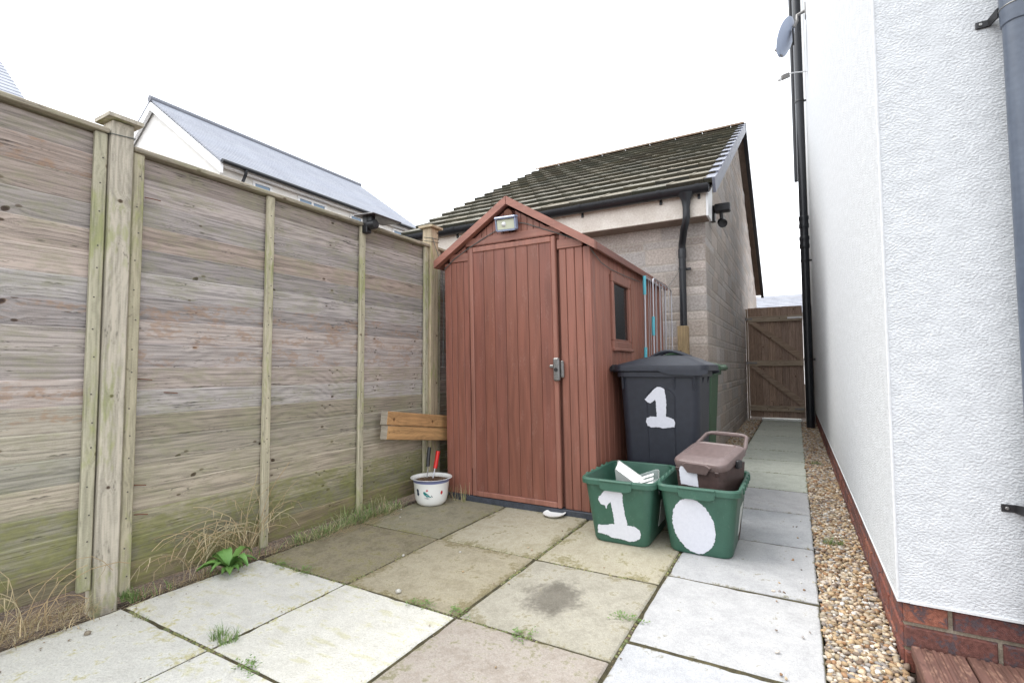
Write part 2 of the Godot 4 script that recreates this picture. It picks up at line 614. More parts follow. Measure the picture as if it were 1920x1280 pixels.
	mat("far_render", Color(0.93, 0.92, 0.905), 0.9, mottle(256, Color(0.93, 0.93, 0.92), Color.WHITE, 0.01, 0.05, 96), 0.2)
	m = mat("far_glass", Color(0.42, 0.52, 0.62), 0.06)
	# ground
	m = mat("joint_soil", Color.WHITE, 0.97, mottle(256, Color(0.17, 0.155, 0.10), Color(0.34, 0.31, 0.20), 0.03, 0.16, 99), 3.0)
	m = mat("soil", Color.WHITE, 0.97, mottle(512, Color(0.17, 0.13, 0.10), Color(0.36, 0.29, 0.22), 0.03, 0.16, 101), 1.2)
	bump(m, grit, 1.5)
	for q in 2:
		m = mat("path_slab_%d" % q, Color.WHITE, 0.9, slab_tex(500 + q * 11, Color(0.63, 0.63, 0.635), Color(0.72, 0.72, 0.722), Color(0.44, 0.42, 0.34), 1.75, 0.02, 0.0, [], 9.0), 0.0, true)
		bump(m, gritty, 0.10)
		m = mat("path_slab_green_%d" % q, Color.WHITE, 0.92, slab_tex(560 + q * 11, Color(0.66, 0.67, 0.62), Color(0.77, 0.78, 0.74), Color(0.42, 0.43, 0.31), 1.9, 0.16, 0.0, [], 7.5), 0.0, true)
		bump(m, gritty, 0.10)
	m = mat("gravel_stone", Color.WHITE, 0.72, mottle(256, Color(0.74, 0.72, 0.70), Color.WHITE, 0.05, 0.2, 107), 20.0, true)
	# plants
	m = mat("leaf", Color.WHITE, 0.6, null, 0.0, true)
	m.backlight = Color(0.25, 0.28, 0.12)
	m = mat("dry_stem", Color.WHITE, 0.8, null, 0.0, true)
	mat("root_soil", Color(0.44, 0.35, 0.27), 0.95, mottle(256, Color(0.45, 0.38, 0.32), Color.WHITE, 0.06, 0.25, 108), 6.0)


# ---------------------------------------------------------------- scene
func _ready() -> void:
	rng.seed = 20
	var cam := Camera3D.new()
	cam.name = "camera"
	cam.position = Vector3(0, 0.9, 0)
	cam.rotation = Vector3(0.05187, 0.51692, -0.00417)
	cam.fov = 68.77
	cam.near = 0.05
	cam.far = 600.0
	add_child(cam)
	cam.current = true
	var sky := ProceduralSkyMaterial.new()
	sky.sky_top_color = Color(0.955, 0.975, 1.0)
	sky.sky_horizon_color = Color(0.97, 0.98, 1.0)
	sky.sky_curve = 0.3
	sky.ground_bottom_color = Color(0.45, 0.44, 0.42)
	sky.ground_horizon_color = Color(0.75, 0.75, 0.75)
	var env := Environment.new()
	env.background_mode = Environment.BG_SKY
	env.sky = Sky.new()
	env.sky.sky_material = sky
	env.tonemap_mode = Environment.TONE_MAPPER_LINEAR
	env.tonemap_exposure = 2.75
	env.sdfgi_enabled = true
	env.ssao_enabled = true
	env.ssil_enabled = true
	var we := WorldEnvironment.new()
	we.name = "environment"
	we.environment = env
	add_child(we)
	var sun := DirectionalLight3D.new()
	sun.name = "sun"
	sun.light_energy = 0.35
	sun.light_color = Color(1.0, 0.985, 0.96)
	sun.sky_mode = DirectionalLight3D.SKY_MODE_LIGHT_ONLY
	sun.light_angular_distance = 35.0
	sun.shadow_enabled = true
	add_child(sun)
	sun.look_at_from_position(Vector3(-6.0, 8.5, 1.5), Vector3.ZERO)

	materials()
	ground()
	house_and_wall()
	garage()
	fences()
	gate()
	far_houses()
	shed()
	bins()
	small_things()
	plants()


func ground() -> void:
	var g := MB.new()
	g.quad(Vector3(-250, -0.032, -250), Vector3(250, -0.032, -250), Vector3(250, -0.032, 250), Vector3(-250, -0.032, 250), Vector3(0, -5, 0))
	part(g, "ground", M.soil).set_meta("kind", "structure")
	var jb := MB.new()
	jb.box(Vector3(-2.235, -0.044, -3.45), Vector3(-0.5165, -0.0065, 0.74))
	jb.box(Vector3(-0.516, -0.044, -9.4), Vector3(0.052, -0.0065, 1.5))
	part(jb, "joint_bed", M.joint_soil).set_meta("kind", "structure")
	# patio: each slab its own piece
	var patio := setting("patio")
	var xs := [-2.245, -1.667, -1.097, -0.516]
	var zs := [0.75, 0.18, -0.39, -0.955, -1.515, -2.14, -2.87, -3.5]
	var olive := Color(0.45, 0.43, 0.28)
	var cream_l := Color(0.725, 0.715, 0.685)
	var cream_h := Color(0.81, 0.802, 0.772)
	# col, row -> [lo, hi, algae, edge, spread, streak, spots]
	var looks := {
		"0,2": [cream_l, Color(0.80, 0.795, 0.765), Color(0.66, 0.63, 0.46), 0.5, 0.24, 0.0, []],
		"0,3": [cream_l, cream_h, Color(0.66, 0.63, 0.44), 0.5, 0.22, 0.35, []],
		"0,1": [cream_l, cream_h, Color(0.66, 0.63, 0.44), 0.5, 0.22, 0.35, []],
		"1,2": [cream_l, cream_h, Color(0.64, 0.62, 0.42), 0.4, 0.15, 0.45, []],
		"1,3": [Color(0.735, 0.723, 0.685), Color(0.815, 0.805, 0.77), Color(0.66, 0.64, 0.44), 0.2, 0.16, 0.4, []],
		"2,3": [Color(0.55, 0.51, 0.465), Color(0.67, 0.64, 0.61), Color(0.46, 0.44, 0.33), 0.7, 0.38, 0.0, []],
		"2,2": [Color(0.58, 0.55, 0.51), Color(0.68, 0.66, 0.64), Color(0.46, 0.44, 0.33), 0.6, 0.34, 0.0, []],
		"0,4": [Color(0.43, 0.40, 0.32), Color(0.60, 0.565, 0.48), olive, 0.6, 0.46, 0.3, []],
		"1,4": [Color(0.54, 0.505, 0.42), Color(0.68, 0.65, 0.57), Color(0.45, 0.41, 0.29), 1.2, 0.34, 0.2, []],
		"2,4": [Color(0.56, 0.54, 0.485), Color(0.675, 0.655, 0.60), Color(0.48, 0.45, 0.35), 1.0, 0.16, 0.0, [[0.42, 0.50, 0.22, 0.27, 0.30]]],
		"0,5": [Color(0.46, 0.44, 0.36), Color(0.62, 0.595, 0.52), olive, 0.7, 0.42, 0.25, []],
		"1,5": [Color(0.60, 0.57, 0.48), Color(0.71, 0.685, 0.62), Color(0.46, 0.43, 0.30), 1.1, 0.22, 0.2, []],
		"2,5": [Color(0.60, 0.57, 0.49), Color(0.70, 0.675, 0.605), Color(0.47, 0.44, 0.30), 1.0, 0.28, 0.0, []],
	}
	var k := 0
	var dust := noise_tex(256, 0.2, 201, 3)
	for i in 3:
		for j in zs.size() - 1:
			var key := "%d,%d" % [i, j]
			var L: Array = looks.get(key, looks["2,5"])
			var m := StandardMaterial3D.new()
			if M.has("slab" + key):
				m = M["slab" + key]
			elif not looks.has(key):
				m = M.get("slab0,5", M.path_slab_green_0)
			else:
				m = mat("slab" + key, Color.WHITE, 0.92, slab_tex(300 + k * 9, L[0], L[1], L[2], L[3], L[4], L[5], L[6]))
				bump(m, dust, 0.22)
			k += 1
			slab(patio, xs[i], xs[i + 1], zs[j + 1], zs[j], m, Color.WHITE)
	# path: a single row of slabs to the gate
	var path := setting("path")
	var pz := [1.52, 0.885, 0.25, -0.385, -1.02, -1.66, -2.255, -2.905]
	while pz[-1] > -9.3:
		pz.append(pz[-1] - 0.637)
	for j in pz.size() - 1:
		var far: float = -pz[j + 1]
		var gm: Material = M["path_slab_%s%d" % ["" if far < 4.3 else "green_", j % 2]]
		var tone := Color(0.94, 0.94, 0.94)
		slab(path, -0.516, 0.058, pz[j + 1], pz[j], gm, vary(tone, 0.05))
	gravel()


func slab(parent: Node3D, x0: float, x1: float, z0: float, z1: float, m: Material, tone: Color) -> void:
	var b := MB.new()
	b.tint(tone)
	var g := 0.0062
	var gz := 0.0095 if parent.name == &"path" else 0.0062
	b.ga = 0
	b.gs = Vector2(1.0 / (x1 - x0), 1.0 / (z1 - z0))
	b.go = Vector2(-x0 / (x1 - x0), -z0 / (z1 - z0))
	var h := []
	for q in 4:
		h.append(rng.randf_range(-0.0035, 0.002))
	var X0 := x0 + g
	var X1 := x1 - g
	var Z0 := z0 + gz
	var Z1 := z1 - gz
	var e := 0.005
	var rim := [Vector3(X0, h[0] - e, Z0), Vector3(X1, h[1] - e, Z0), Vector3(X1, h[2] - e, Z1), Vector3(X0, h[3] - e, Z1)]
	var top := [Vector3(X0 + e, h[0], Z0 + e), Vector3(X1 - e, h[1], Z0 + e), Vector3(X1 - e, h[2], Z1 - e), Vector3(X0 + e, h[3], Z1 - e)]
	var c := Vector3((x0 + x1) / 2, -0.03, (z0 + z1) / 2)
	# worn outline: each edge wanders by a millimetre or two and is nicked here and there
	var P := []
	var Q := []
	for i in 4:
		var j := (i + 1) % 4
		var n := 14
		var along: Vector3 = (top[j] - top[i]).normalized()
		var inn := Vector3(-along.z, 0, along.x)
		if inn.dot(c - top[i]) < 0:
			inn = -inn
		for k in n:
			var f := float(k) / n
			var nick := rng.randf_range(0.0, 0.0022)
			if rng.randf() < 0.07:
				nick = rng.randf_range(0.003, 0.009)
			if k == 0:
				nick = rng.randf_range(0.001, 0.006)
			P.append(top[i].lerp(top[j], f) + inn * nick + Vector3(0, -nick * 0.15, 0))
			Q.append(rim[i].lerp(rim[j], f) + inn * nick * 0.6)
	var mid: Vector3 = (top[0] + top[1] + top[2] + top[3]) / 4.0
	for i in P.size():
		var j := (i + 1) % P.size()
		b.tri(mid, P[i], P[j], c)
		b.quad(Q[i], Q[j], P[j], P[i], c)
		var qi: Vector3 = Q[i]
		var qj: Vector3 = Q[j]
		b.quad(Vector3(qi.x, -0.045, qi.z), Vector3(qj.x, -0.045, qj.z), qj, qi, c)
	part(b, "slab", m, parent)


func gravel() -> void:
	# bed below the stones
	var b := MB.new()
	b.tint(lin(0.3, 0.24, 0.17))
	b.box(Vector3(0.059, -0.05, -9.4), Vector3(0.262, -0.013, 1.0))
	b.box(Vector3(-0.735, -0.05, -9.4), Vector3(-0.517, -0.013, -5.0))
	part(b, "gravel_bed", M.soil).set_meta("kind", "structure")
	var st := MB.new()
	# one lumpy pebble
	var ico := SphereMesh.new()
	ico.radial_segments = 8
	ico.rings = 4
	ico.radius = 1.0
	ico.height = 2.0
	var arr := ico.get_mesh_arrays()
	var vs: PackedVector3Array = arr[Mesh.ARRAY_VERTEX]
	var ns: PackedVector3Array = arr[Mesh.ARRAY_NORMAL]
	var ix: PackedInt32Array = arr[Mesh.ARRAY_INDEX]
	var nz := noise(0.9, 5, 2)
	var q := PackedVector3Array()
	for p in vs:
		var w := p * (1.0 + 0.45 * nz.get_noise_3dv(p * 1.3))
		q.append(Vector3(w.x * 1.0, clampf(w.y * 0.62, -0.5, 0.45), w.z * 0.8))
	for i in range(0, ix.size(), 3):
		st.trin(q[ix[i]], q[ix[i + 1]], q[ix[i + 2]], ns[ix[i]], ns[ix[i + 1]], ns[ix[i + 2]])
	var pal := [lin(0.56, 0.46, 0.33), lin(0.46, 0.33, 0.19), lin(0.66, 0.57, 0.45), lin(0.36, 0.21, 0.11), lin(0.72, 0.67, 0.60), lin(0.34, 0.31, 0.29), lin(0.50, 0.37, 0.22), lin(0.26, 0.19, 0.14), lin(0.60, 0.49, 0.35)]
	var tr: Array[Transform3D] = []
	var cs: Array[Color] = []
	for pass_no in 3:
		var z := 0.3
		while z > -9.35:
			var near := z > -4.0
			var step := 0.0125 if near else 0.017
			var s0 := 0.0085 if near else 0.011
			var x := 0.066
			while x < 0.255:
				add_stone(tr, cs, pal, Vector3(x, -0.012 + pass_no * 0.006, z), step, s0)
				x += step * rng.randf_range(0.9, 1.4)
			if z < -4.6:
				x = -0.73
				while x < -0.525:
					add_stone(tr, cs, pal, Vector3(x, -0.012 + pass_no * 0.006, z), step, s0)
					x += step * rng.randf_range(0.9, 1.4)
			z -= step * 1.25
	# strays on the slabs
	for i in 46:
		var p := Vector3(rng.randf_range(-1.6, 0.05), 0.003, rng.randf_range(-0.9, -3.4))
		if i < 26:
			p.x = rng.randf_range(-0.12, 0.055)
		add_stone(tr, cs, pal, p, 0.0, 0.005)
	var mm := MultiMesh.new()
	mm.transform_format = MultiMesh.TRANSFORM_3D
	mm.use_colors = true
	mm.mesh = st.mesh(Vector3.ZERO)
	mm.instance_count = tr.size()
	for i in tr.size():
		mm.set_instance_transform(i, tr[i])
		mm.set_instance_color(i, cs[i])
	var o := MultiMeshInstance3D.new()
	o.name = "gravel"
	o.multimesh = mm
	o.material_override = M.gravel_stone
	o.set_meta("kind", "stuff")
	tag(o, "loose tan and cream gravel filling the strips along the path", "gravel")
	add_child(o)


func add_stone(tr: Array[Transform3D], cs: Array[Color], pal: Array, p: Vector3, step: float, s0: float) -> void:
	var s := s0 * rng.randf_range(0.65, 1.55)
	var bs := Basis.from_euler(Vector3(rng.randf_range(-0.5, 0.5), rng.randf() * TAU, rng.randf_range(-0.5, 0.5))).scaled_local(Vector3(s * rng.randf_range(0.8, 1.3), s * rng.randf_range(0.7, 1.2), s))
	tr.append(Transform3D(bs, p + Vector3(rng.randf_range(-step, step) * 0.6, rng.randf_range(0, 0.008) if step > 0.0 else 0.0, rng.randf_range(-step, step) * 0.6)))
	cs.append(vary(pal[rng.randi() % pal.size()], 0.25))


# a wall of bricks or blocks on a plane; pieces sit proud of the mortar
func courses(parent: Node3D, called: String, m: Material, o: Vector3, ux: Vector3, uz: Vector3, length: float, heights: Array, lens: Array, gap: float, tone: Callable, keep: Callable, rest: MB, rough := 0.0) -> void:
	var y := 0.0
	var row := 0
	for h in heights:
		var x: float = 0.0
		var first := true
		while x < length - 0.02:
			var L: float = lens[rng.randi() % lens.size()]
			if first and row % 2 == 1:
				L *= 0.52
			first = false
			L = minf(L, length - x)
			if length - x - L < 0.05:
				L = length - x
			var c: Vector3 = o + ux * (x + L / 2) + Vector3.UP * (y + h / 2)
			var verdict: int = keep.call(c)
			if verdict > 0:
				var b: MB = rest if verdict == 2 else MB.new()
				b.tint(tone.call())
				var hx := (L - gap) / 2
				var hy: float = (h - gap) / 2
				var pr := rng.randf_range(0.0, 0.003) if rough == 0.0 else rng.randf_range(-0.004, -0.002)
				var bev := 0.004 + rough * 1.2
				var f := []
				var k := []
				for s in [[-1, -1], [1, -1], [1, 1], [-1, 1]]:
					k.append(c + ux * (s[0] * hx) + Vector3.UP * (s[1] * hy))
					f.append(c + ux * (s[0] * (hx - bev)) + Vector3.UP * (s[1] * (hy - bev)) + uz * (0.006 + pr))
				var away: Vector3 = c - uz * 0.5
				b.quad(f[0], f[1], f[2], f[3], away)
				for i in 4:
					b.quad(k[i], k[(i + 1) % 4], f[(i + 1) % 4], f[i], c - uz * 0.02)
					b.quad(k[i] - uz * 0.02, k[(i + 1) % 4] - uz * 0.02, k[(i + 1) % 4], k[i], c)
				if verdict == 1:
					part(b, called, m, parent)
			x += L
		y += h
		row += 1


func house_and_wall() -> void:
	var t := thing("house", "white roughcast house with red brick plinth on the right of the path", "house", Vector3(0.26, 0, -1.96))
	var X := 0.26
	var Z := -1.96
	var yb := 0.185
	# roughcast walls: solid bodies with thickness
	var w := MB.new()
	w.prism(PackedVector2Array([Vector2(X - 0.008, -9.62), Vector2(X - 0.008, Z + 0.010), Vector2(5.2, Z + 0.010), Vector2(5.2, Z - 0.25), Vector2(X + 0.25, Z - 0.25), Vector2(X + 0.25, -9.62)]), Vector3.ZERO, Vector3.RIGHT, Vector3.BACK, Vector3.UP, yb, 9.4)
	part(w, "rendered_wall", M.roughcast, t)
	w = MB.new()
	w.box(Vector3(X - 0.011, yb - 0.005, -9.62), Vector3(X + 0.02, yb + 0.001, Z + 0.014))
	w.box(Vector3(X + 0.0205, yb - 0.006, Z - 0.02), Vector3(5.2, yb + 0.001, Z + 0.014))
	part(w, "bell_bead", M.roughcast_edge, t)
	w = MB.new()
	w.cbox(Vector3(X - 0.0105, yb + 0.003, Z + 0.006), Vector3(X - 0.003, 9.3, Z + 0.0125), 0.002)
	part(w, "corner_bead", M.roughcast_edge, t)
	# far corner: boarding
	w = MB.new()
	w.cbox(Vector3(X - 0.05, 0.0, -9.70), Vector3(X + 0.1, 9.4, -9.625), 0.004)
	part(w, "corner_board", M.cream_fascia, t)
	# eaves far above
	w = MB.new()
	w.box(Vector3(X - 0.35, 9.401, -9.9), Vector3(5.2, 9.55, Z + 0.35))
	part(w, "eaves", M.white_upvc, t)
	w = MB.new()
	w.tint(lin(0.12, 0.13, 0.15))
	w.prism(PackedVector2Array([Vector2(-10.0, 9.55), Vector2(Z + 0.45, 9.55), Vector2(-5.8, 12.2)]), Vector3(X - 0.4, 0, 0), Vector3(0, 0, 1), Vector3.UP, Vector3.RIGHT, 0.0, 6.0)
	part(w, "roof", M.slate, t)
	# brick plinth
	w = MB.new()
	w.prism(PackedVector2Array([Vector2(X + 0.006, -9.62), Vector2(X + 0.006, Z - 0.006), Vector2(5.2, Z - 0.006), Vector2(5.2, Z - 0.24), Vector2(X + 0.24, Z - 0.24), Vector2(X + 0.24, -9.62)]), Vector3.ZERO, Vector3.RIGHT, Vector3.BACK, Vector3.UP, -0.10, yb - 0.0065)
	var pl := part(w, "plinth", M.mortar, t)
	var tone := func() -> Color: return vary([lin(0.33, 0.115, 0.075), lin(0.29, 0.10, 0.07), lin(0.36, 0.14, 0.09), lin(0.24, 0.10, 0.08)][rng.randi() % 4], 0.12)
	var rest := MB.new()
	var hs := [0.075, 0.075, 0.075, 0.053]
	courses(pl, "brick", M.house_brick, Vector3(X + 0.003, -0.10, Z), Vector3(0, 0, -1), Vector3(-1, 0, 0), 7.6, [0.0625, 0.075, 0.075, 0.07], [0.225], 0.011, tone,
		func(c: Vector3) -> int: return 1 if c.z > -4.6 else 2, rest)
	part(rest, "far_bricks", M.house_brick, pl).set_meta("kind", "stuff")
	var rest2 := MB.new()
	courses(pl, "brick", M.house_brick, Vector3(X, -0.10, Z - 0.003), Vector3(1, 0, 0), Vector3(0, 0, 1), 1.6, [0.0625, 0.075, 0.075, 0.07], [0.225], 0.011, tone,
		func(c: Vector3) -> int: return 1, rest2)
	downpipe_near()
	soil_pipe()
	dish()
	deck()


func downpipe_near() -> void:
	var p := Vector3(0.576, 0.0, -1.893)
	var t := thing("downpipe", "glossy dark grey downpipe clipped to the white house front", "downpipe", p)
	var m := MB.new()
	m.lathe(p, [Vector2(0.034, 0.02), Vector2(0.034, 1.925)], 28)
	part(m, "pipe", M.pipe_grey, t)
	m = MB.new()
	m.lathe(p, [Vector2(0.0345, 1.865), Vector2(0.038, 1.868), Vector2(0.0385, 1.93), Vector2(0.0385, 1.97), Vector2(0.036, 1.975), Vector2(0.034, 1.98), Vector2(0.034, 3.9)], 28)
	part(m, "socket", M.pipe_grey, t)
	m = MB.new()
	m.lathe(p, [Vector2(0.034, 3.9), Vector2(0.0385, 3.905), Vector2(0.0385, 3.99), Vector2(0.034, 4.0), Vector2(0.034, 9.4)], 28)
	part(m, "upper_pipe", M.pipe_grey, t)
	for y in [1.915, 0.495]:
		m = MB.new()
		m.lathe(p, [Vector2(0.0388, y - 0.002), Vector2(0.0402, y - 0.001), Vector2(0.0402, y + 0.001), Vector2(0.0388, y + 0.002)] if y > 1.0 else [Vector2(0.0345, y - 0.012), Vector2(0.037, y - 0.011), Vector2(0.037, y + 0.011), Vector2(0.0345, y + 0.012)], 28)
		var cl := part(m, "clip", M.grey_metal if y > 1.0 else M.black_plastic, t)
		m = MB.new()
		for s in [-1.0, 1.0]:
			m.cbox(Vector3(p.x + (-0.078 if s < 0 else 0.042), y - 0.011, -1.949), Vector3(p.x + (-0.042 if s < 0 else 0.078), y + 0.011, -1.944), 0.003)
			m.hexa([Vector3(p.x + s * 0.045, y - 0.011, -1.948), Vector3(p.x + s * 0.050, y - 0.011, -1.944), Vector3(p.x + s * 0.040, y - 0.011, -1.905), Vector3(p.x + s * 0.035, y - 0.011, -1.905),
				Vector3(p.x + s * 0.045, y + 0.011, -1.948), Vector3(p.x + s * 0.050, y + 0.011, -1.944), Vector3(p.x + s * 0.040, y + 0.016, -1.905), Vector3(p.x + s * 0.035, y + 0.016, -1.905)])
		part(m, "bracket", M.black_plastic, t)
		m = MB.new()
		for s in [-1.0, 1.0]:
			m.xf = Transform3D(Basis(Vector3.RIGHT, PI / 2), Vector3(p.x + s * 0.066, y, -1.945))
			m.lathe(Vector3.ZERO, [Vector2(0.0048, 0.0), Vector2(0.0048, 0.003), Vector2(0.003, 0.0042), Vector2(0.0012, 0.0036), Vector2(0.0, 0.0034)], 12)
		part(m, "screw", M.grey_metal, t)


func soil_pipe() -> void:
	var p := Vector3(0.165, 0.0, -8.45)
	var t := thing("soil_pipe", "tall black soil pipe standing in gravel beside the gate", "pipe", p)
	var m := MB.new()
	m.lathe(p, [Vector2(0.055, -0.01), Vector2(0.055, 9.39)], 20)
	part(m, "pipe", M.pipe_black, t)
	for y in [2.72, 3.02]:
		m = MB.new()
		m.lathe(p, [Vector2(0.056, y - 0.09), Vector2(0.066, y - 0.085), Vector2(0.066, y - 0.03), Vector2(0.061, y - 0.025), Vector2(0.061, y + 0.03), Vector2(0.067, y + 0.035), Vector2(0.067, y + 0.085), Vector2(0.056, y + 0.09)], 20)
		part(m, "collar", M.pipe_black, t)
	for y in [2.45, 4.85, 1.0]:
		m = MB.new()
		m.lathe(p, [Vector2(0.0555, y - 0.015), Vector2(0.061, y - 0.014), Vector2(0.061, y + 0.014), Vector2(0.0555, y + 0.015)], 20)
		m.cbox(Vector3(p.x + 0.05, y - 0.012, p.z - 0.012), Vector3(0.251, y + 0.012, p.z + 0.012), 0.003)
		part(m, "bracket", M.black_plastic, t)
	# short grey drain stub beside it
	var s := MB.new()
	s.cbox(Vector3(0.20, -0.01, -9.05), Vector3(0.245, 0.22, -9.0), 0.004)
	single(s, "marker_post", M.dull_metal, "short grey stub standing between soil pipe and brick plinth", "stub", Vector3(0.22, 0, -9.02))
	# second thin pipe behind
	var q := Vector3(0.10, 0.0, -9.85)
	m = MB.new()
	m.lathe(q, [Vector2(0.03, 4.1), Vector2(0.03, 9.4)], 14)
	single(m, "rear_downpipe", M.pipe_black, "thin dark pipe half hidden behind the tall soil pipe", "pipe", Vector3(q.x, 4.1, q.z))


func dish() -> void:
	# dish aimed away to the left, arm fixed to the wall
	var a := Vector3(0.252, 5.62, -7.5)
	var t := thing("satellite_dish", "grey satellite dish on an arm high on the house wall", "satellite dish", a)
	var c := Vector3(0.05, 5.33, -7.5)
	var m := MB.new()
	m.cbox(a + Vector3(-0.012, -0.09, -0.06), a + Vector3(0.0, 0.09, 0.06), 0.003)
	part(m, "wall_plate", M.dull_metal, t)
	m = MB.new()
	m.tube([a + Vector3(-0.01, 0, 0), a + Vector3(-0.10, -0.03, 0), Vector3(0.15, 5.52, -7.5), Vector3(0.11, 5.44, -7.5)], 0.02, 10)
	part(m, "arm", M.dull_metal, t)
	m = MB.new()
	var ax := Vector3(-0.80, 0.33, -0.30).normalized()
	var ux := Vector3.UP.cross(ax).normalized()
	var uy := ax.cross(ux)
	var rings := []
	var back := []
	for i in 7:
		var f := i / 6.0
		var r1 := PackedVector3Array()
		var r2 := PackedVector3Array()
		for j in 36:
			var an := TAU * j / 36
			var p: Vector3 = c + (ux * cos(an) * 0.205 + uy * sin(an) * 0.25) * maxf(f, 0.01) + ax * (f * f * 0.05)
			r1.append(p)
			r2.append(p - ax * 0.006)
		rings.append(r1)
		back.append(r2)
	m.loft(rings)
	m.loft(back)
	m.loft([rings[6], back[6]])
	part(m, "reflector", M.dish_grey, t)
	m = MB.new()
	m.tube([c - uy * 0.245, c - uy * 0.22 + ax * 0.05, c - uy * 0.17 + ax * 0.10], 0.012, 8)
	m.tube([c - uy * 0.17 + ax * 0.08, c - uy * 0.15 + ax * 0.13], 0.022, 12)
	part(m, "feed_arm", M.dull_metal, t)
	m = MB.new()
	m.cbox(c - ax * 0.09 + Vector3(-0.02, -0.09, -0.04), c - ax * 0.01 + Vector3(0.03, 0.07, 0.04), 0.006)
	part(m, "mount", M.black_plastic, t)
	# small floodlight on a pale arm
	var l := Vector3(-0.01, 4.86, -7.62)
	t = thing("floodlight", "small dark floodlight on a pale arm below the satellite dish", "floodlight", Vector3(0.25, 4.90, -7.75))
	m = MB.new()
	m.tube([Vector3(0.252, 4.92, -7.75), Vector3(0.12, 4.92, -7.70), l + Vector3(0.02, 0.03, 0)], 0.008, 8)
	part(m, "arm", M.white_upvc, t)
	m = MB.new()
	m.xf = Transform3D(Basis.from_euler(Vector3(0.3, 0.5, 0.35)), l)
	m.cbox(Vector3(-0.05, -0.035, -0.04), Vector3(0.05, 0.035, 0.04), 0.01)
	part(m, "housing", M.dull_metal, t)
	m = MB.new()
	m.xf = Transform3D(Basis.from_euler(Vector3(0.3, 0.5, 0.35)), l + Vector3(-0.05, -0.02, 0.0))
	m.lathe(Vector3(-0.02, -0.03, 0), [Vector2(0.0, 0.0), Vector2(0.024, 0.006), Vector2(0.03, 0.03), Vector2(0.024, 0.05), Vector2(0.0, 0.055)], 14)
	part(m, "sensor", M.white_upvc, t)


func deck() -> void:
	var t := thing("deck", "reddish brown grooved timber deck in front of the house plinth", "decking", Vector3(0.4, 0, -1.2))
	var x := 0.278
	var b: MB
	for i in 6:
		b = MB.new()
		b.tint(vary(lin(0.155, 0.075, 0.055), 0.12))
		b.grain(2, roff())
		b.gs = Vector2(0.45, 1.1)
		# grooved top profile
		var poly := PackedVector2Array([Vector2(0, 0), Vector2(0.124, 0)])
		var n := 6
		for g in range(n, -1, -1):
			var gx := 0.008 + g * (0.108 / n)
			poly.append(Vector2(gx + 0.0055, 0.030))
			poly.append(Vector2(gx + 0.0035, 0.0265 if g > 0 and g < n else 0.030))
			poly.append(Vector2(gx - 0.0035, 0.0265 if g > 0 and g < n else 0.030))
			poly.append(Vector2(gx - 0.0055, 0.030))
		poly.append(Vector2(0, 0.026))
		b.prism(poly, Vector3(x, 0.028, 0), Vector3.RIGHT, Vector3.UP, Vector3(0, 0, -1), -0.6, 1.945 + rng.randf_range(-0.004, 0.004))
		part(b, "board", M.deck_timber, t)
		x += 0.129
	b = MB.new()
	b.tint(lin(0.12, 0.06, 0.045))
	b.grain(2, roff())
	b.cbox(Vector3(0.284, -0.05, -1.93), Vector3(0.32, 0.0275, 0.6), 0.003)
	b.cbox(Vector3(0.9, -0.05, -1.93), Vector3(0.94, 0.0275, 0.6), 0.003)
	part(b, "joist", M.deck_timber, t)


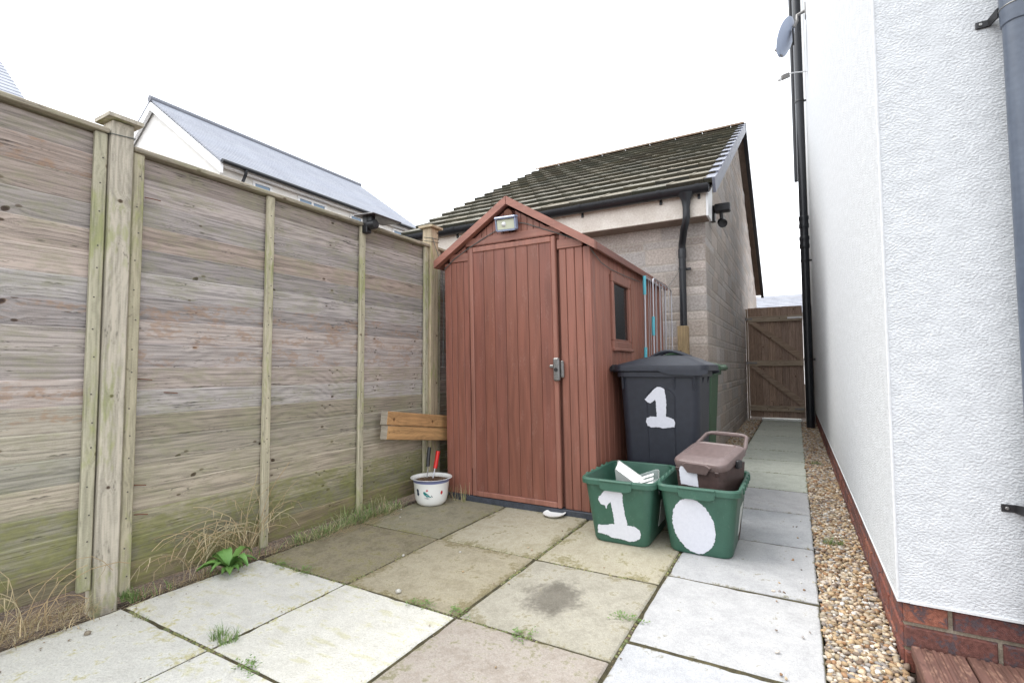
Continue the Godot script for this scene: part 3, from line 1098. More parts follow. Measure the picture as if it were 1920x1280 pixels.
func garage() -> void:
	var t := thing("garage", "stone block garage with tiled roof standing behind the brown shed", "garage", Vector3(-2.5, 0, -5.2))
	var X := -0.738
	var Z := -5.2
	var XL := -4.3
	var ZB := -12.75
	var ey := 2.40
	var rz := -8.96
	var ry := 4.90
	# wall bodies (mortar), with thickness
	var w := MB.new()
	w.box(Vector3(XL, -0.05, Z - 0.2), Vector3(X - 0.2005, ey, Z - 0.0088))
	var gable := PackedVector2Array([Vector2(Z - 0.0088, -0.05), Vector2(Z - 0.0088, ey + 0.05), Vector2(rz, ry - 0.22), Vector2(ZB, ey + 0.05), Vector2(ZB, -0.05)])
	w.prism(gable, Vector3(X - 0.2, 0, 0), Vector3(0, 0, 1), Vector3.UP, Vector3.RIGHT, 0.0, 0.1912)
	w.prism(gable, Vector3(XL, 0, 0), Vector3(0, 0, 1), Vector3.UP, Vector3.RIGHT, -0.2, -0.001)
	w.box(Vector3(XL, -0.05, ZB), Vector3(X - 0.2005, ey, ZB + 0.2))
	var wall := part(w, "wall", M.block_mortar, t)
	var heights := []
	var y := 0.0
	var tall := true
	while y < 5.0:
		var h := 0.168 if tall else 0.082
		heights.append(h)
		y += h
		tall = not tall
	var tone := func() -> Color: return vary([lin(0.61, 0.55, 0.51), lin(0.56, 0.50, 0.455), lin(0.65, 0.595, 0.56), lin(0.59, 0.53, 0.49)][rng.randi() % 4], 0.14)
	var rest := MB.new()
	courses(wall, "block", M.garage_block, Vector3(X, -0.05, Z - 0.008), Vector3(-1, 0, 0), Vector3(0, 0, 1), 3.55, heights, [0.30, 0.40, 0.44, 0.36], 0.012, tone,
		func(c: Vector3) -> int: return 0 if c.y > ey - 0.03 else (1 if c.x > -2.3 and c.y > 0.8 else 2), rest, 0.004)
	courses(wall, "block", M.garage_block, Vector3(X - 0.008, -0.05, Z), Vector3(0, 0, -1), Vector3(1, 0, 0), 7.5, heights, [0.30, 0.40, 0.44, 0.36], 0.012, tone,
		func(c: Vector3) -> int:
			var top := 2.45 + (ry - 0.25 - 2.45) * (1.0 - absf(c.z - rz) / 3.76)
			if c.y > top - 0.05:
				return 0
			return 1 if c.z > -6.5 else 2, rest, 0.004)
	part(rest, "far_blocks", M.garage_block, wall).set_meta("kind", "stuff")
	# roof: boarded slopes under rows of tiles
	var sl := Vector3(0, ry - 2.63, rz - (-4.93)).normalized()     # up the front slope
	var nr := Vector3(0, -sl.z, sl.y).normalized()
	var ex := [-4.40, -0.66]
	var roof := MB.new()
	var e0 := Vector3(0, 2.585, -4.96)
	for s in [1, -1]:
		var a := e0 if s == 1 else Vector3(0, 2.585, 2 * rz + 4.96)
		var r := Vector3(0, ry - 0.06, rz)
		roof.hexa([Vector3(ex[0], a.y - 0.03, a.z), Vector3(ex[1], a.y - 0.03, a.z), Vector3(ex[1], r.y - 0.03, r.z), Vector3(ex[0], r.y - 0.03, r.z),
			Vector3(ex[0], a.y, a.z), Vector3(ex[1], a.y, a.z), Vector3(ex[1], r.y, r.z), Vector3(ex[0], r.y, r.z)])
	var rf := part(roof, "roof", M.soffit, t)
	var slope_len := Vector2(rz + 4.93, ry - 2.63).length()
	var rows := 14
	var gauge := slope_len / rows
	var tw := 0.3415
	for r in rows:
		var x := -4.47
		var first := true
		while x < -0.66:
			var wd := tw * (0.5 if first and r % 2 == 1 else 1.0)
			first = false
			var x1 := minf(x + wd, -0.632)
			if x1 - x > 0.05:
				roof_tile(rf, x, x1, Vector3(0, 2.63, -4.93) + sl * (gauge * r), sl, nr, gauge)
			x = x1 + 0.0001
			if x1 > -0.64:
				break
	# rear slope tiles, unseen from the garden: one sheet of stepped rows
	var rear := MB.new()
	rear.tint(lin(0.10, 0.085, 0.065))
	for r in rows:
		var f0 := float(r) / rows
		var f1 := float(r + 1) / rows
		var zb := 2 * rz + 4.93
		var pa := Vector3(0, 2.63, zb).lerp(Vector3(0, ry, rz), f0)
		var pb := Vector3(0, 2.63, zb).lerp(Vector3(0, ry, rz), f1)
		rear.hexa([Vector3(-4.47, pa.y, pa.z), Vector3(-0.64, pa.y, pa.z), Vector3(-0.64, pb.y - 0.02, pb.z), Vector3(-4.47, pb.y - 0.02, pb.z),
			Vector3(-4.47, pa.y + 0.035, pa.z), Vector3(-0.64, pa.y + 0.035, pa.z), Vector3(-0.64, pb.y, pb.z), Vector3(-4.47, pb.y, pb.z)])
	part(rear, "rear_tiles", M.roof_tile, rf)
	# ridge tiles
	var rx := -4.47
	while rx < -0.66:
		var m := MB.new()
		m.tint(vary(lin(0.23, 0.165, 0.115), 0.12))
		var x1 := minf(rx + 0.45, -0.63)
		var rr := []
		for q in [rx, x1]:
			var ring := PackedVector3Array()
			for j in 9:
				var a := PI * j / 8.0
				ring.append(Vector3(q, ry - 0.005 + sin(a) * 0.06, rz + cos(a) * 0.11))
			rr.append(ring)
		m.loft(rr, false)
		part(m, "ridge_tile", M.tile_nose, rf)
		rx = x1 + 0.004
	# dry verge caps stepping up the right edge
	for r in rows:
		var p := Vector3(0, 2.63, -4.93) + sl * (gauge * r)
		var q := p + sl * (gauge * 1.02)
		var m := MB.new()
		var o := nr * 0.045
		var d := nr * -0.10
		m.hexa([Vector3(-0.632, 0, 0) + p + d, Vector3(-0.606, 0, 0) + p + d, Vector3(-0.606, 0, 0) + q + d, Vector3(-0.632, 0, 0) + q + d,
			Vector3(-0.632, 0, 0) + p + o, Vector3(-0.606, 0, 0) + p + o, Vector3(-0.606, 0, 0) + q + o * 0.55, Vector3(-0.632, 0, 0) + q + o * 0.55])
		m.hexa([Vector3(-0.70, 0, 0) + p + o * 0.93, Vector3(-0.6325, 0, 0) + p + o * 0.93, Vector3(-0.6325, 0, 0) + q + o * 0.35, Vector3(-0.70, 0, 0) + q + o * 0.35,
			Vector3(-0.70, 0, 0) + p + o * 1.05, Vector3(-0.6325, 0, 0) + p + o * 1.05, Vector3(-0.6325, 0, 0) + q + o * 0.5, Vector3(-0.70, 0, 0) + q + o * 0.5])
		part(m, "verge_cap", M.verge_cap, rf)
	# rear verge: dark edge board
	var rv := MB.new()
	var zb2 := 2 * rz + 4.93
	rv.hexa([Vector3(-0.66, 2.50, zb2), Vector3(-0.60, 2.50, zb2), Vector3(-0.60, ry - 0.13, rz), Vector3(-0.66, ry - 0.13, rz),
		Vector3(-0.66, 2.68, zb2), Vector3(-0.60, 2.68, zb2), Vector3(-0.60, ry + 0.04, rz), Vector3(-0.66, ry + 0.04, rz)])
	part(rv, "rear_verge", M.pipe_black, rf)
	# fascia, soffit and box end
	w = MB.new()
	w.cbox(Vector3(-4.42, 2.34, -5.005), Vector3(-0.70, 2.58, -4.985), 0.003)
	part(w, "fascia", M.cream_fascia, t)
	w = MB.new()
	w.box(Vector3(-4.42, 2.335, -5.21), Vector3(-0.7005, 2.352, -5.006))
	part(w, "soffit_board", M.soffit, t)
	w = MB.new()
	w.prism(PackedVector2Array([Vector2(-4.984, 2.335), Vector2(-4.984, 2.56), Vector2(-5.30, 2.74), Vector2(-5.21, 2.335)]), Vector3(-0.6995, 0, 0), Vector3(0, 0, 1), Vector3.UP, Vector3.RIGHT, 0.0, 0.02)
	part(w, "box_end", M.white_upvc, t)
	# gutter: half round channel with brackets
	w = MB.new()
	var gc := Vector3(0, 2.615, -4.925)
	var out_r := []
	var in_r := []
	for q in [-4.46, -0.665]:
		var ra := PackedVector3Array()
		var rb := PackedVector3Array()
		for j in 13:
			var a := PI + PI * j / 12.0
			ra.append(gc + Vector3(q, sin(a) * 0.075, cos(a) * 0.058))
			rb.append(gc + Vector3(q, sin(a) * 0.071, cos(a) * 0.054))
		out_r.append(ra)
		in_r.append(rb)
	w.loft(out_r, false)
	w.loft(in_r, false, false, false, true)
	for q in [-4.46, -0.665]:
		var fan := PackedVector2Array()
		for j in 13:
			var a := PI + PI * j / 12.0
			fan.append(Vector2(cos(a) * 0.058, sin(a) * 0.075))
		w.prism(fan, gc + Vector3(q, 0, 0), Vector3(0, 0, 1), Vector3.UP, Vector3.RIGHT, -0.003, 0.003)
	var gut := part(w, "gutter", M.pipe_black, t)
	for q in [-3.6, -2.75, -1.95, -1.12, -0.76]:
		w = MB.new()
		var rr2 := []
		for e in [q - 0.018, q + 0.018]:
			var ra := PackedVector3Array()
			for j in 13:
				var a := PI + PI * j / 12.0
				ra.append(gc + Vector3(e, sin(a) * 0.081 + 0.003, cos(a) * 0.064))
			rr2.append(ra)
		w.loft(rr2, false)
		w.cbox(gc + Vector3(q - 0.012, -0.11, -0.06), gc + Vector3(q + 0.012, -0.03, -0.045), 0.002)
		part(w, "bracket", M.pipe_black, gut)
	# downpipe with swan neck, standing on a timber packer
	var dp := thing("garage_downpipe", "black swan-necked downpipe at the garage corner above a timber post", "downpipe", Vector3(-0.955, 1.3, -5.13))
	w = MB.new()
	w.lathe(Vector3(-0.87, 0, -4.93), [Vector2(0.034, 2.34), Vector2(0.034, 2.43), Vector2(0.045, 2.50), Vector2(0.07, 2.545), Vector2(0.075, 2.56)], 20)
	part(w, "outlet", M.pipe_black, dp)
	w = MB.new()
	w.tube([Vector3(-0.87, 2.40, -4.93), Vector3(-0.87, 2.34, -4.93), Vector3(-0.88, 2.29, -4.945), Vector3(-0.905, 2.24, -4.99), Vector3(-0.935, 2.17, -5.08), Vector3(-0.953, 2.12, -5.125), Vector3(-0.955, 2.06, -5.13)], 0.035, 16)
	part(w, "swan_neck", M.pipe_black, dp)
	w = MB.new()
	w.lathe(Vector3(-0.955, 0, -5.13), [Vector2(0.034, 1.305), Vector2(0.034, 2.04)], 20)
	w.lathe(Vector3(-0.955, 0, -5.13), [Vector2(0.0345, 1.98), Vector2(0.039, 1.985), Vector2(0.039, 2.07), Vector2(0.035, 2.075)], 20)
	part(w, "pipe", M.pipe_black, dp)
	w = MB.new()
	w.lathe(Vector3(-0.955, 0, -5.13), [Vector2(0.0345, 1.86), Vector2(0.038, 1.862), Vector2(0.038, 1.888), Vector2(0.0345, 1.89)], 20)
	w.cbox(Vector3(-0.93, 1.864, -5.19), Vector3(-0.88, 1.886, -5.15), 0.003)
	part(w, "bracket", M.pipe_black, dp)
	w = MB.new()
	w.tint(lin(0.42, 0.31, 0.18))
	w.grain(1, roff())
	w.cbox(Vector3(-1.005, -0.02, -5.165), Vector3(-0.910, 1.30, -5.07), 0.004)
	single(w, "timber_post", M.brown_timber, "pale timber post under the end of the garage downpipe", "post", Vector3(-0.955, 0, -5.12))
	# camera light on the side wall
	var c := Vector3(-0.60, 2.485, -5.52)
	var k := thing("wall_spotlight", "black swivel spotlight fixed to the garage side wall near the corner", "spotlight", Vector3(-0.735, 2.5, -5.55))
	w = MB.new()
	w.cbox(Vector3(-0.736, 2.42, -5.60), Vector3(-0.69, 2.58, -5.50), 0.006)
	part(w, "base", M.black_plastic, k)
	w = MB.new()
	w.cbox(c + Vector3(-0.089, 0.015, -0.05), c + Vector3(0.06, 0.03 + 0.07, 0.05), 0.01)
	part(w, "housing", M.black_plastic, k)
	w = MB.new()
	w.tube([c + Vector3(-0.03, 0.02, 0), c + Vector3(-0.025, -0.05, 0.0)], 0.018, 10)
	part(w, "joint", M.black_plastic, k)
	w = MB.new()
	w.xf = Transform3D(Basis.from_euler(Vector3(PI / 2 + 0.5, 0.3, 0)), c + Vector3(-0.025, -0.085, -0.02))
	w.lathe(Vector3.ZERO, [Vector2(0, -0.05), Vector2(0.03, -0.05), Vector2(0.043, -0.02), Vector2(0.045, 0.05), Vector2(0.039, 0.052), Vector2(0.036, 0.04), Vector2(0, 0.038)], 20)
	part(w, "lamp_head", M.black_plastic, k)


func roof_tile(parent: Node3D, x0: float, x1: float, p: Vector3, sl: Vector3, nr: Vector3, gauge: float) -> void:
	var b := MB.new()
	var lift := rng.randf_range(0.0, 0.004)
	var q := p + sl * gauge * 1.06
	var t0 := 0.042 + lift
	var t1 := 0.006
	var L := Vector3(x0 + 0.0015, 0, 0)
	var R := Vector3(x1 - 0.0015, 0, 0)
	var away := (p + q) / 2.0 + Vector3((x0 + x1) / 2, 0, 0) - nr * 0.05
	b.tint(vary(lin(0.36, 0.335, 0.285), 0.14))
	var s := p + sl * 0.008
	b.quad(L + s + nr * t0, R + s + nr * t0, R + q + nr * t1, L + q + nr * t1, away)
	b.quad(L + p, L + p + nr * (t0 - 0.004), L + q + nr * t1, L + q, away)
	b.quad(R + p, R + p + nr * (t0 - 0.004), R + q + nr * t1, R + q, away)
	b.quad(L + p, R + p, R + q, L + q, (p + q) / 2.0 + nr)
	# interlock rib along the left edge
	var rb := Vector3(0.03, 0, 0)
	b.hexa([L + s + nr * t0, L + rb + s + nr * t0, L + rb + q + nr * t1, L + q + nr * t1, L + s + nr * (t0 + 0.007), L + rb + s + nr * (t0 + 0.005), L + rb + q + nr * (t1 + 0.005), L + q + nr * (t1 + 0.007)])
	var o := part(b, "tile", M.roof_tile, parent)
	# the thick nose, its dark tint holding moss and painted overlap shadow
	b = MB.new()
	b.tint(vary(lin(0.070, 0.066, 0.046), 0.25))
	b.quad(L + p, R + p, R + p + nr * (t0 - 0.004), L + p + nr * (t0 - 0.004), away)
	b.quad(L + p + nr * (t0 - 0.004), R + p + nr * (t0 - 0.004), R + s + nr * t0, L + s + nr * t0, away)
	var nose := MeshInstance3D.new()
	# joined to the tile as a second surface of the same piece
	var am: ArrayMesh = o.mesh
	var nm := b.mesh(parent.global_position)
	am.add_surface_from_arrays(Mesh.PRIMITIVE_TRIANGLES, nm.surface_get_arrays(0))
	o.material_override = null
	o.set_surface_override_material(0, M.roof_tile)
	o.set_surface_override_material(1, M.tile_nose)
	nose.free()


# a horizontal fence board running along z, wavy upper edge, lapping over the one above
func lap_board(parent: Node3D, x: float, z0: float, z1: float, y0: float, y1: float, c: Color, m: Material, tilt: float, wav: float, shift: float) -> void:
	var b := MB.new()
	b.tint(c)
	b.ga = 2
	b.gs = Vector2(0.45, 1.1)
	b.go = Vector2(shift + rng.randf_range(-0.02, 0.02), rng.randf())
	var ph := rng.randf() * 10.0
	var rings := []
	var N := 10
	for i in N + 1:
		var z := z0 + (z1 - z0) * i / N
		var dy := (sin(ph + z * 4.1) * 0.6 + sin(ph * 2 + z * 9.0) * 0.4) * wav
		var dx := sin(ph * 3 + z * 3.0) * 0.002
		var th := 0.0165
		rings.append(PackedVector3Array([Vector3(x + dx * 0.5 - th, y0, z), Vector3(x + dx * 0.5, y0, z), Vector3(x + tilt + dx, y1 + dy - 0.0035, z), Vector3(x + tilt + dx - 0.003, y1 + dy, z), Vector3(x + tilt + dx - th, y1 + dy, z)]))
	b.loft(rings, true, true, true, false, false)
	part(b, "board", m, parent)


func batten(parent: Node3D, x0: float, x1: float, z0: float, z1: float, y0: float, y1: float, c: Color, nails := true) -> void:
	var b := MB.new()
	b.tint(c)
	b.grain(1, roff())
	b.cbox(Vector3(x0, y0, z0), Vector3(x1, y1, z1), 0.004)
	var o := part(b, "batten", M.sawn_post, parent)
	if nails:
		b = MB.new()
		var y := y0 + 0.06
		while y < y1 - 0.03:
			b.xf = Transform3D(Basis(Vector3.BACK, -PI / 2), Vector3(x1, y + rng.randf_range(-0.02, 0.02), (z0 + z1) / 2 + rng.randf_range(-0.007, 0.007)))
			b.lathe(Vector3.ZERO, [Vector2(0.003, 0.0), Vector2(0.003, 0.0012), Vector2(0.0, 0.0016)], 6)
			y += 0.115
		part(b, "nails", M.nail_head, o).set_meta("kind", "stuff")


func fence_panel(label: String, z0: float, z1: float, yb: float, yt: float, battens: Array, n: int) -> void:
	var t := thing("lap_fence", label, "fence", Vector3(-2.36, yb, (z0 + z1) / 2), "lap panels of the garden fence")
	var h := (yt - 0.02 - yb) / n
	for i in n:
		var f := float(i) / (n - 1)
		var c := lin(0.475, 0.42, 0.395)
		var m: Material = M.weathered_board
		if i < 3:
			c = [lin(0.25, 0.215, 0.145), lin(0.31, 0.28, 0.19), lin(0.37, 0.335, 0.245)][i]
			m = M.weathered_board_low
		elif i < 7:
			c = lin(0.45, 0.405, 0.335)
		elif i > n - 6:
			c = lin(0.435, 0.375, 0.35)
		if i > 2 and rng.randf() < 0.22 + 0.2 * f:
			m = M.weathered_board_warm
		c = vary(c, 0.19)
		lap_board(t, -2.372, z1, z0, yb + h * i - (0.0 if i == 0 else 0.008), yb + h * (i + 1) + (0.012 if i < n - 1 else 0.0), c, m, 0.018, 0.0 if i == n - 1 else rng.randf_range(0.001, 0.004), z0 * 0.37)
	for q in battens:
		batten(t, -2.351, -2.330, q - 0.021, q + 0.021, yb - 0.005, yt - 0.012, vary(lin(0.47, 0.435, 0.32), 0.06))
	var b := MB.new()
	b.tint(lin(0.40, 0.355, 0.28))
	b.grain(2, roff())
	b.cbox(Vector3(-2.385, yt - 0.0115, z1), Vector3(-2.318, yt + 0.008, z0), 0.003)
	part(b, "top_rail", M.weathered_board, t)
	# rear battens, seen from next door only
	for q in battens:
		batten(t, -2.40, -2.380, q - 0.021, q + 0.021, yb, yt - 0.012, lin(0.38, 0.34, 0.25), false)


func fence_post(label: String, z0: float, z1: float, top: float, c: Color, wires: Array) -> void:
	var t := thing("fence_post", label, "fence post", Vector3(-2.33, 0, (z0 + z1) / 2), "posts of the garden fence")
	var b := MB.new()
	b.tint(c)
	b.grain(1, roff())
	b.cbox(Vector3(-2.395, -0.06, z0), Vector3(-2.313, top, z1), 0.005)
	part(b, "shaft", M.sawn_post, t)
	b = MB.new()
	b.tint(c * 0.97)
	b.grain(0, roff())
	var x0 := -2.415
	var x1 := -2.288
	var a := z0 - 0.022
	var d := z1 + 0.022
	b.hexa([Vector3(x0, top + 0.001, a), Vector3(x1, top + 0.001, a), Vector3(x1, top + 0.001, d), Vector3(x0, top + 0.001, d),
		Vector3(x0, top + 0.016, a), Vector3(x1, top + 0.016, a), Vector3(x1, top + 0.016, d), Vector3(x0, top + 0.016, d)])
	b.hexa([Vector3(x0, top + 0.0162, a), Vector3(x1, top + 0.0162, a), Vector3(x1, top + 0.0162, d), Vector3(x0, top + 0.0162, d),
		Vector3(x0 + 0.03, top + 0.028, a + 0.03), Vector3(x1 - 0.03, top + 0.028, a + 0.03), Vector3(x1 - 0.03, top + 0.028, d - 0.03), Vector3(x0 + 0.03, top + 0.028, d - 0.03)])
	part(b, "cap", M.sawn_post, t)
	for y in wires:
		b = MB.new()
		var e := 0.0025
		b.tube([Vector3(-2.33, y, z0 - e), Vector3(-2.313 + e, y + 0.004, z0 - e), Vector3(-2.313 + e, y - 0.006, z1 + e), Vector3(-2.38, y + 0.01, z1 + e)], 0.0018, 6)
		part(b, "tied_wire", M.string, t)


func fences() -> void:
	fence_panel("left lap fence panel, taller, cut off by the picture's edge", 0.93, -0.885, 0.075, 1.838, [-0.864, -0.28, 0.30, 0.90], 18)
	fence_panel("long lap fence panel between the capped post and the shed", -0.972, -2.862, 0.012, 1.80, [-0.994, -1.592, -2.222, -2.840], 18)
	fence_panel("lap fence panel glimpsed in the gap behind the shed", -2.960, -4.80, 0.012, 1.80, [-2.983, -3.55, -4.15, -4.78], 18)
	fence_post("capped fence post standing between the two weathered lap panels", -0.966, -0.890, 1.885, lin(0.52, 0.475, 0.395), [1.83])
	fence_post("capped fence post close to the left edge of the shed", -2.955, -2.866, 1.935, lin(0.48, 0.395, 0.275), [1.86, 1.835])
	# nails left standing out of the boards
	var i := 0
	for q in [[1.62, -1.03], [0.86, -1.02], [0.80, -1.12], [0.43, -1.01], [0.31, -1.02]]:
		var b := MB.new()
		b.tube([Vector3(-2.36, q[0], q[1]), Vector3(-2.345, q[0] - 0.003, q[1] - 0.03), Vector3(-2.335, q[0] - 0.006, q[1] - 0.05)], 0.0022, 6)
		single(b, "bent_nail", M.rust, ["rusty bent nail near the top of the long fence panel", "rusty nail halfway up the fence board beside the post", "rusty nail halfway up the fence, further from the post", "rusty nail low on the long fence panel beside the post", "lowest rusty nail on the long fence panel beside the post"][i], "nail", Vector3(-2.36, q[0], q[1]), "rusty nails in the fence")
		i += 1
	# little solar panel on top of the fence
	var t := thing("solar_panel", "small dark solar panel bracketed to the top of the fence", "solar panel", Vector3(-2.335, 1.80, -2.22))
	var b := MB.new()
	b.xf = Transform3D(Basis.from_euler(Vector3(0.0, 0.0, -0.06)), Vector3(-2.285, 1.845, -2.30))
	b.cbox(Vector3(-0.085, -0.005, -0.125), Vector3(0.085, 0.005, 0.125), 0.003)
	part(b, "plate", M.solar_cell, t)
	b = MB.new()
	b.xf = Transform3D(Basis(Vector3.BACK, PI / 2), Vector3(-2.262, 1.79, -2.232))
	b.lathe(Vector3.ZERO, [Vector2(0, -0.028), Vector2(0.026, -0.028), Vector2(0.030, -0.022), Vector2(0.030, 0.022), Vector2(0.026, 0.028), Vector2(0, 0.028)], 18)
	part(b, "hinge", M.black_plastic, t)
	b = MB.new()
	b.cbox(Vector3(-2.33, 1.74, -2.252), Vector3(-2.290, 1.85, -2.208), 0.004)
	b.cbox(Vector3(-2.31, 1.785, -2.25), Vector3(-2.255, 1.8485, -2.214), 0.004)
	part(b, "bracket", M.black_plastic, t)


func gate() -> void:
	var Z := -9.5
	var t := thing("gate", "brown ledged and braced timber gate closing the side passage", "gate", Vector3(-0.29, 0, Z))
	var x := -0.700
	while x < 0.115:
		var b := MB.new()
		b.tint(vary(lin(0.42, 0.30, 0.235), 0.12))
		b.grain(1, roff())
		var x1 := minf(x + 0.1015, 0.118)
		b.cbox(Vector3(x, 0.045, Z - 0.03), Vector3(x1 - 0.003, 1.905 + rng.randf_range(-0.003, 0.003), Z - 0.012), 0.003)
		part(b, "board", M.gate_timber, t)
		x = x1
		if x1 > 0.117:
			break
	var bk := MB.new()  # thin backing added behind the boards so no light shows through gaps
	bk.tint(lin(0.36, 0.26, 0.20))
	bk.grain(1, roff())
	bk.box(Vector3(-0.698, 0.05, Z - 0.036), Vector3(0.116, 1.895, Z - 0.0305))
	part(bk, "added_backing", M.gate_timber, t)
	for y in [1.655, 0.905, 0.145]:
		var b := MB.new()
		b.tint(vary(lin(0.46, 0.37, 0.285), 0.06))
		b.grain(0, roff())
		b.cbox(Vector3(-0.70, y, Z - 0.0115), Vector3(0.118, y + 0.095, Z + 0.030), 0.003)
		part(b, "rail", M.gate_timber, t)
	for q in [[1.655, 1.0], [0.905, 0.24]]:
		var b := MB.new()
		b.tint(vary(lin(0.43, 0.32, 0.245), 0.06))
		b.grain(0, roff())
		b.prism(PackedVector2Array([Vector2(-0.695, q[0] - 0.001), Vector2(-0.58, q[0] - 0.001), Vector2(0.115, q[1] + 0.09), Vector2(0.115, q[1] + 0.001), Vector2(0.07, q[1] + 0.001)]), Vector3(0, 0, Z), Vector3.RIGHT, Vector3.UP, Vector3.BACK, -0.0112, 0.026)
		part(b, "brace", M.gate_timber, t)
	for q in [[-0.72, 1.70, 0.09, 0.022], [-0.72, 0.945, 0.15, 0.028]]:
		var b := MB.new()
		b.cbox(Vector3(q[0], q[1], Z + 0.0305), Vector3(q[0] + q[2], q[1] + q[3], Z + 0.036), 0.002)
		b.tube([Vector3(q[0] - 0.005, q[1] - 0.015, Z + 0.03), Vector3(q[0] - 0.005, q[1] + q[3] + 0.015, Z + 0.03)], 0.012, 8)
		part(b, "hinge", M.dull_metal, t)
	for q in [[-0.10, 1.69, 0.215, 0.03, M.white_upvc], [-0.03, 0.185, 0.13, 0.025, M.dull_metal]]:
		var b := MB.new()
		b.cbox(Vector3(q[0], q[1], Z + 0.0305), Vector3(q[0] + q[2], q[1] + q[3], Z + 0.042), 0.002)
		part(b, "bolt", q[4], t)
	var b := MB.new()
	b.tint(lin(0.36, 0.28, 0.21))
	b.grain(1, roff())
	b.cbox(Vector3(-0.732, -0.02, Z - 0.06), Vector3(-0.706, 1.89, Z + 0.01), 0.003)
	part(b, "hanging_post", M.gate_timber, t)
	b = MB.new()
	b.tint(lin(0.21, 0.125, 0.09))
	b.grain(1, roff())
	b.cbox(Vector3(0.124, -0.02, Z - 0.08), Vector3(0.25, 1.89, Z - 0.0), 0.004)
	part(b, "closing_post", M.gate_timber, t)
	b = MB.new()
	b.cbox(Vector3(-0.52, -0.015, Z - 0.02), Vector3(0.06, 0.028, Z + 0.035), 0.003)
	single(b, "threshold_strip", M.tray_white, "pale strip lying across the path under the gate", "threshold", Vector3(-0.23, 0, Z))


# gabled house with ridge along z; wall facing +x at X
func far_house(label: String, X: float, half: float, z0: float, z1: float, eave: float, ridge: float, windows: Array, gut: bool) -> void:
	var t := thing("far_house", label, "house", Vector3(X - half, 0, (z0 + z1) / 2), "houses beyond the garden")
	var xr := X - half
	var XL := X - 2 * half
	var b := MB.new()
	b.prism(PackedVector2Array([Vector2(XL, -0.1), Vector2(X, -0.1), Vector2(X, eave), Vector2(xr, ridge - 0.12), Vector2(XL, eave)]), Vector3.ZERO, Vector3.RIGHT, Vector3.UP, Vector3.BACK, z1, z0)
	part(b, "wall", M.far_render, t)
	# slated slopes: courses joined into one sheet each
	for s in [1.0, -1.0]:
		b = MB.new()
		var n := 26
		for i in n:
			b.tint(vary(lin(0.30, 0.315, 0.355), 0.035))
			var f0 := float(i) / n
			var f1 := float(i + 1) / n
			var e := Vector3(xr + s * (half + 0.22), eave - 0.05, 0)
			var r := Vector3(xr, ridge, 0)
			var p := e.lerp(r, f0)
			var q := e.lerp(r, f1)
			b.hexa([Vector3(p.x, p.y - 0.03, z0 + 0.12), Vector3(p.x, p.y - 0.03, z1 - 0.12), Vector3(q.x, q.y - 0.05, z1 - 0.12), Vector3(q.x, q.y - 0.05, z0 + 0.12),
				Vector3(p.x, p.y + 0.012, z0 + 0.12), Vector3(p.x, p.y + 0.012, z1 - 0.12), Vector3(q.x, q.y, z1 - 0.12), Vector3(q.x, q.y, z0 + 0.12)])
		part(b, "roof_slope", M.slate, t)
	b = MB.new()
	b.tint(lin(0.17, 0.18, 0.20))
	b.tube([Vector3(xr, ridge + 0.0, z0 + 0.14), Vector3(xr, ridge + 0.0, z1 - 0.14)], 0.09, 8)
	part(b, "ridge", M.slate, t)
	# barge boards on the near gable
	for s in [1.0, -1.0]:
		b = MB.new()
		var e := Vector3(xr + s * (half + 0.2), eave - 0.12, z0)
		var r := Vector3(xr, ridge - 0.07, z0)
		b.hexa([e + Vector3(0, -0.2, 0.05), r + Vector3(0, -0.22, 0.05), r + Vector3(0, -0.22, 0.12), e + Vector3(0, -0.2, 0.12), e + Vector3(0, 0.03, 0.05), r + Vector3(0, 0.0, 0.05), r + Vector3(0, 0.0, 0.12), e + Vector3(0, 0.03, 0.12)])
		part(b, "barge_board", M.white_upvc, t)
	if gut:
		b = MB.new()
		b.cbox(Vector3(X + 0.05, eave - 0.15, z1), Vector3(X + 0.16, eave - 0.05, z0 + 0.05), 0.01)
		part(b, "fascia", M.white_upvc, t)
		b = MB.new()
		b.tube([Vector3(X + 0.24, eave - 0.06, z1 - 0.1), Vector3(X + 0.24, eave - 0.06, z0 + 0.1)], 0.05, 10)
		part(b, "gutter", M.pipe_black, t)
		b = MB.new()
		b.tube([Vector3(X + 0.24, eave - 0.08, z0 - 0.45), Vector3(X + 0.22, eave - 0.20, z0 - 0.45), Vector3(X + 0.09, eave - 0.38, z0 - 0.45), Vector3(X + 0.09, 0, z0 - 0.45)], 0.036, 8)
		part(b, "downpipe", M.pipe_black, t)
	for q in windows:
		# q: z centre, width, top, height, lights
		b = MB.new()
		var wz0: float = q[0] - q[1] / 2
		var wz1: float = q[0] + q[1] / 2
		var fr := 0.06
		b.cbox(Vector3(X - 0.02, q[2] - fr, wz0), Vector3(X + 0.025, q[2], wz1), 0.004)
		b.cbox(Vector3(X - 0.02, q[2] - q[3], wz0), Vector3(X + 0.025, q[2] - q[3] + fr, wz1), 0.004)
		for k in int(q[4]) + 1:
			var mz: float = lerpf(wz0 + fr / 2, wz1 - fr / 2, float(k) / q[4])
			b.cbox(Vector3(X - 0.02, q[2] - q[3] + fr + 0.001, mz - fr / 2), Vector3(X + 0.024, q[2] - fr - 0.001, mz + fr / 2), 0.004)
		var wf := part(b, "window", M.white_upvc, t)
		b = MB.new()
		b.box(Vector3(X - 0.01, q[2] - q[3] + 0.01, wz0 + 0.01), Vector3(X + 0.006, q[2] - 0.01, wz1 - 0.01))
		part(b, "pane", M.far_glass, wf)


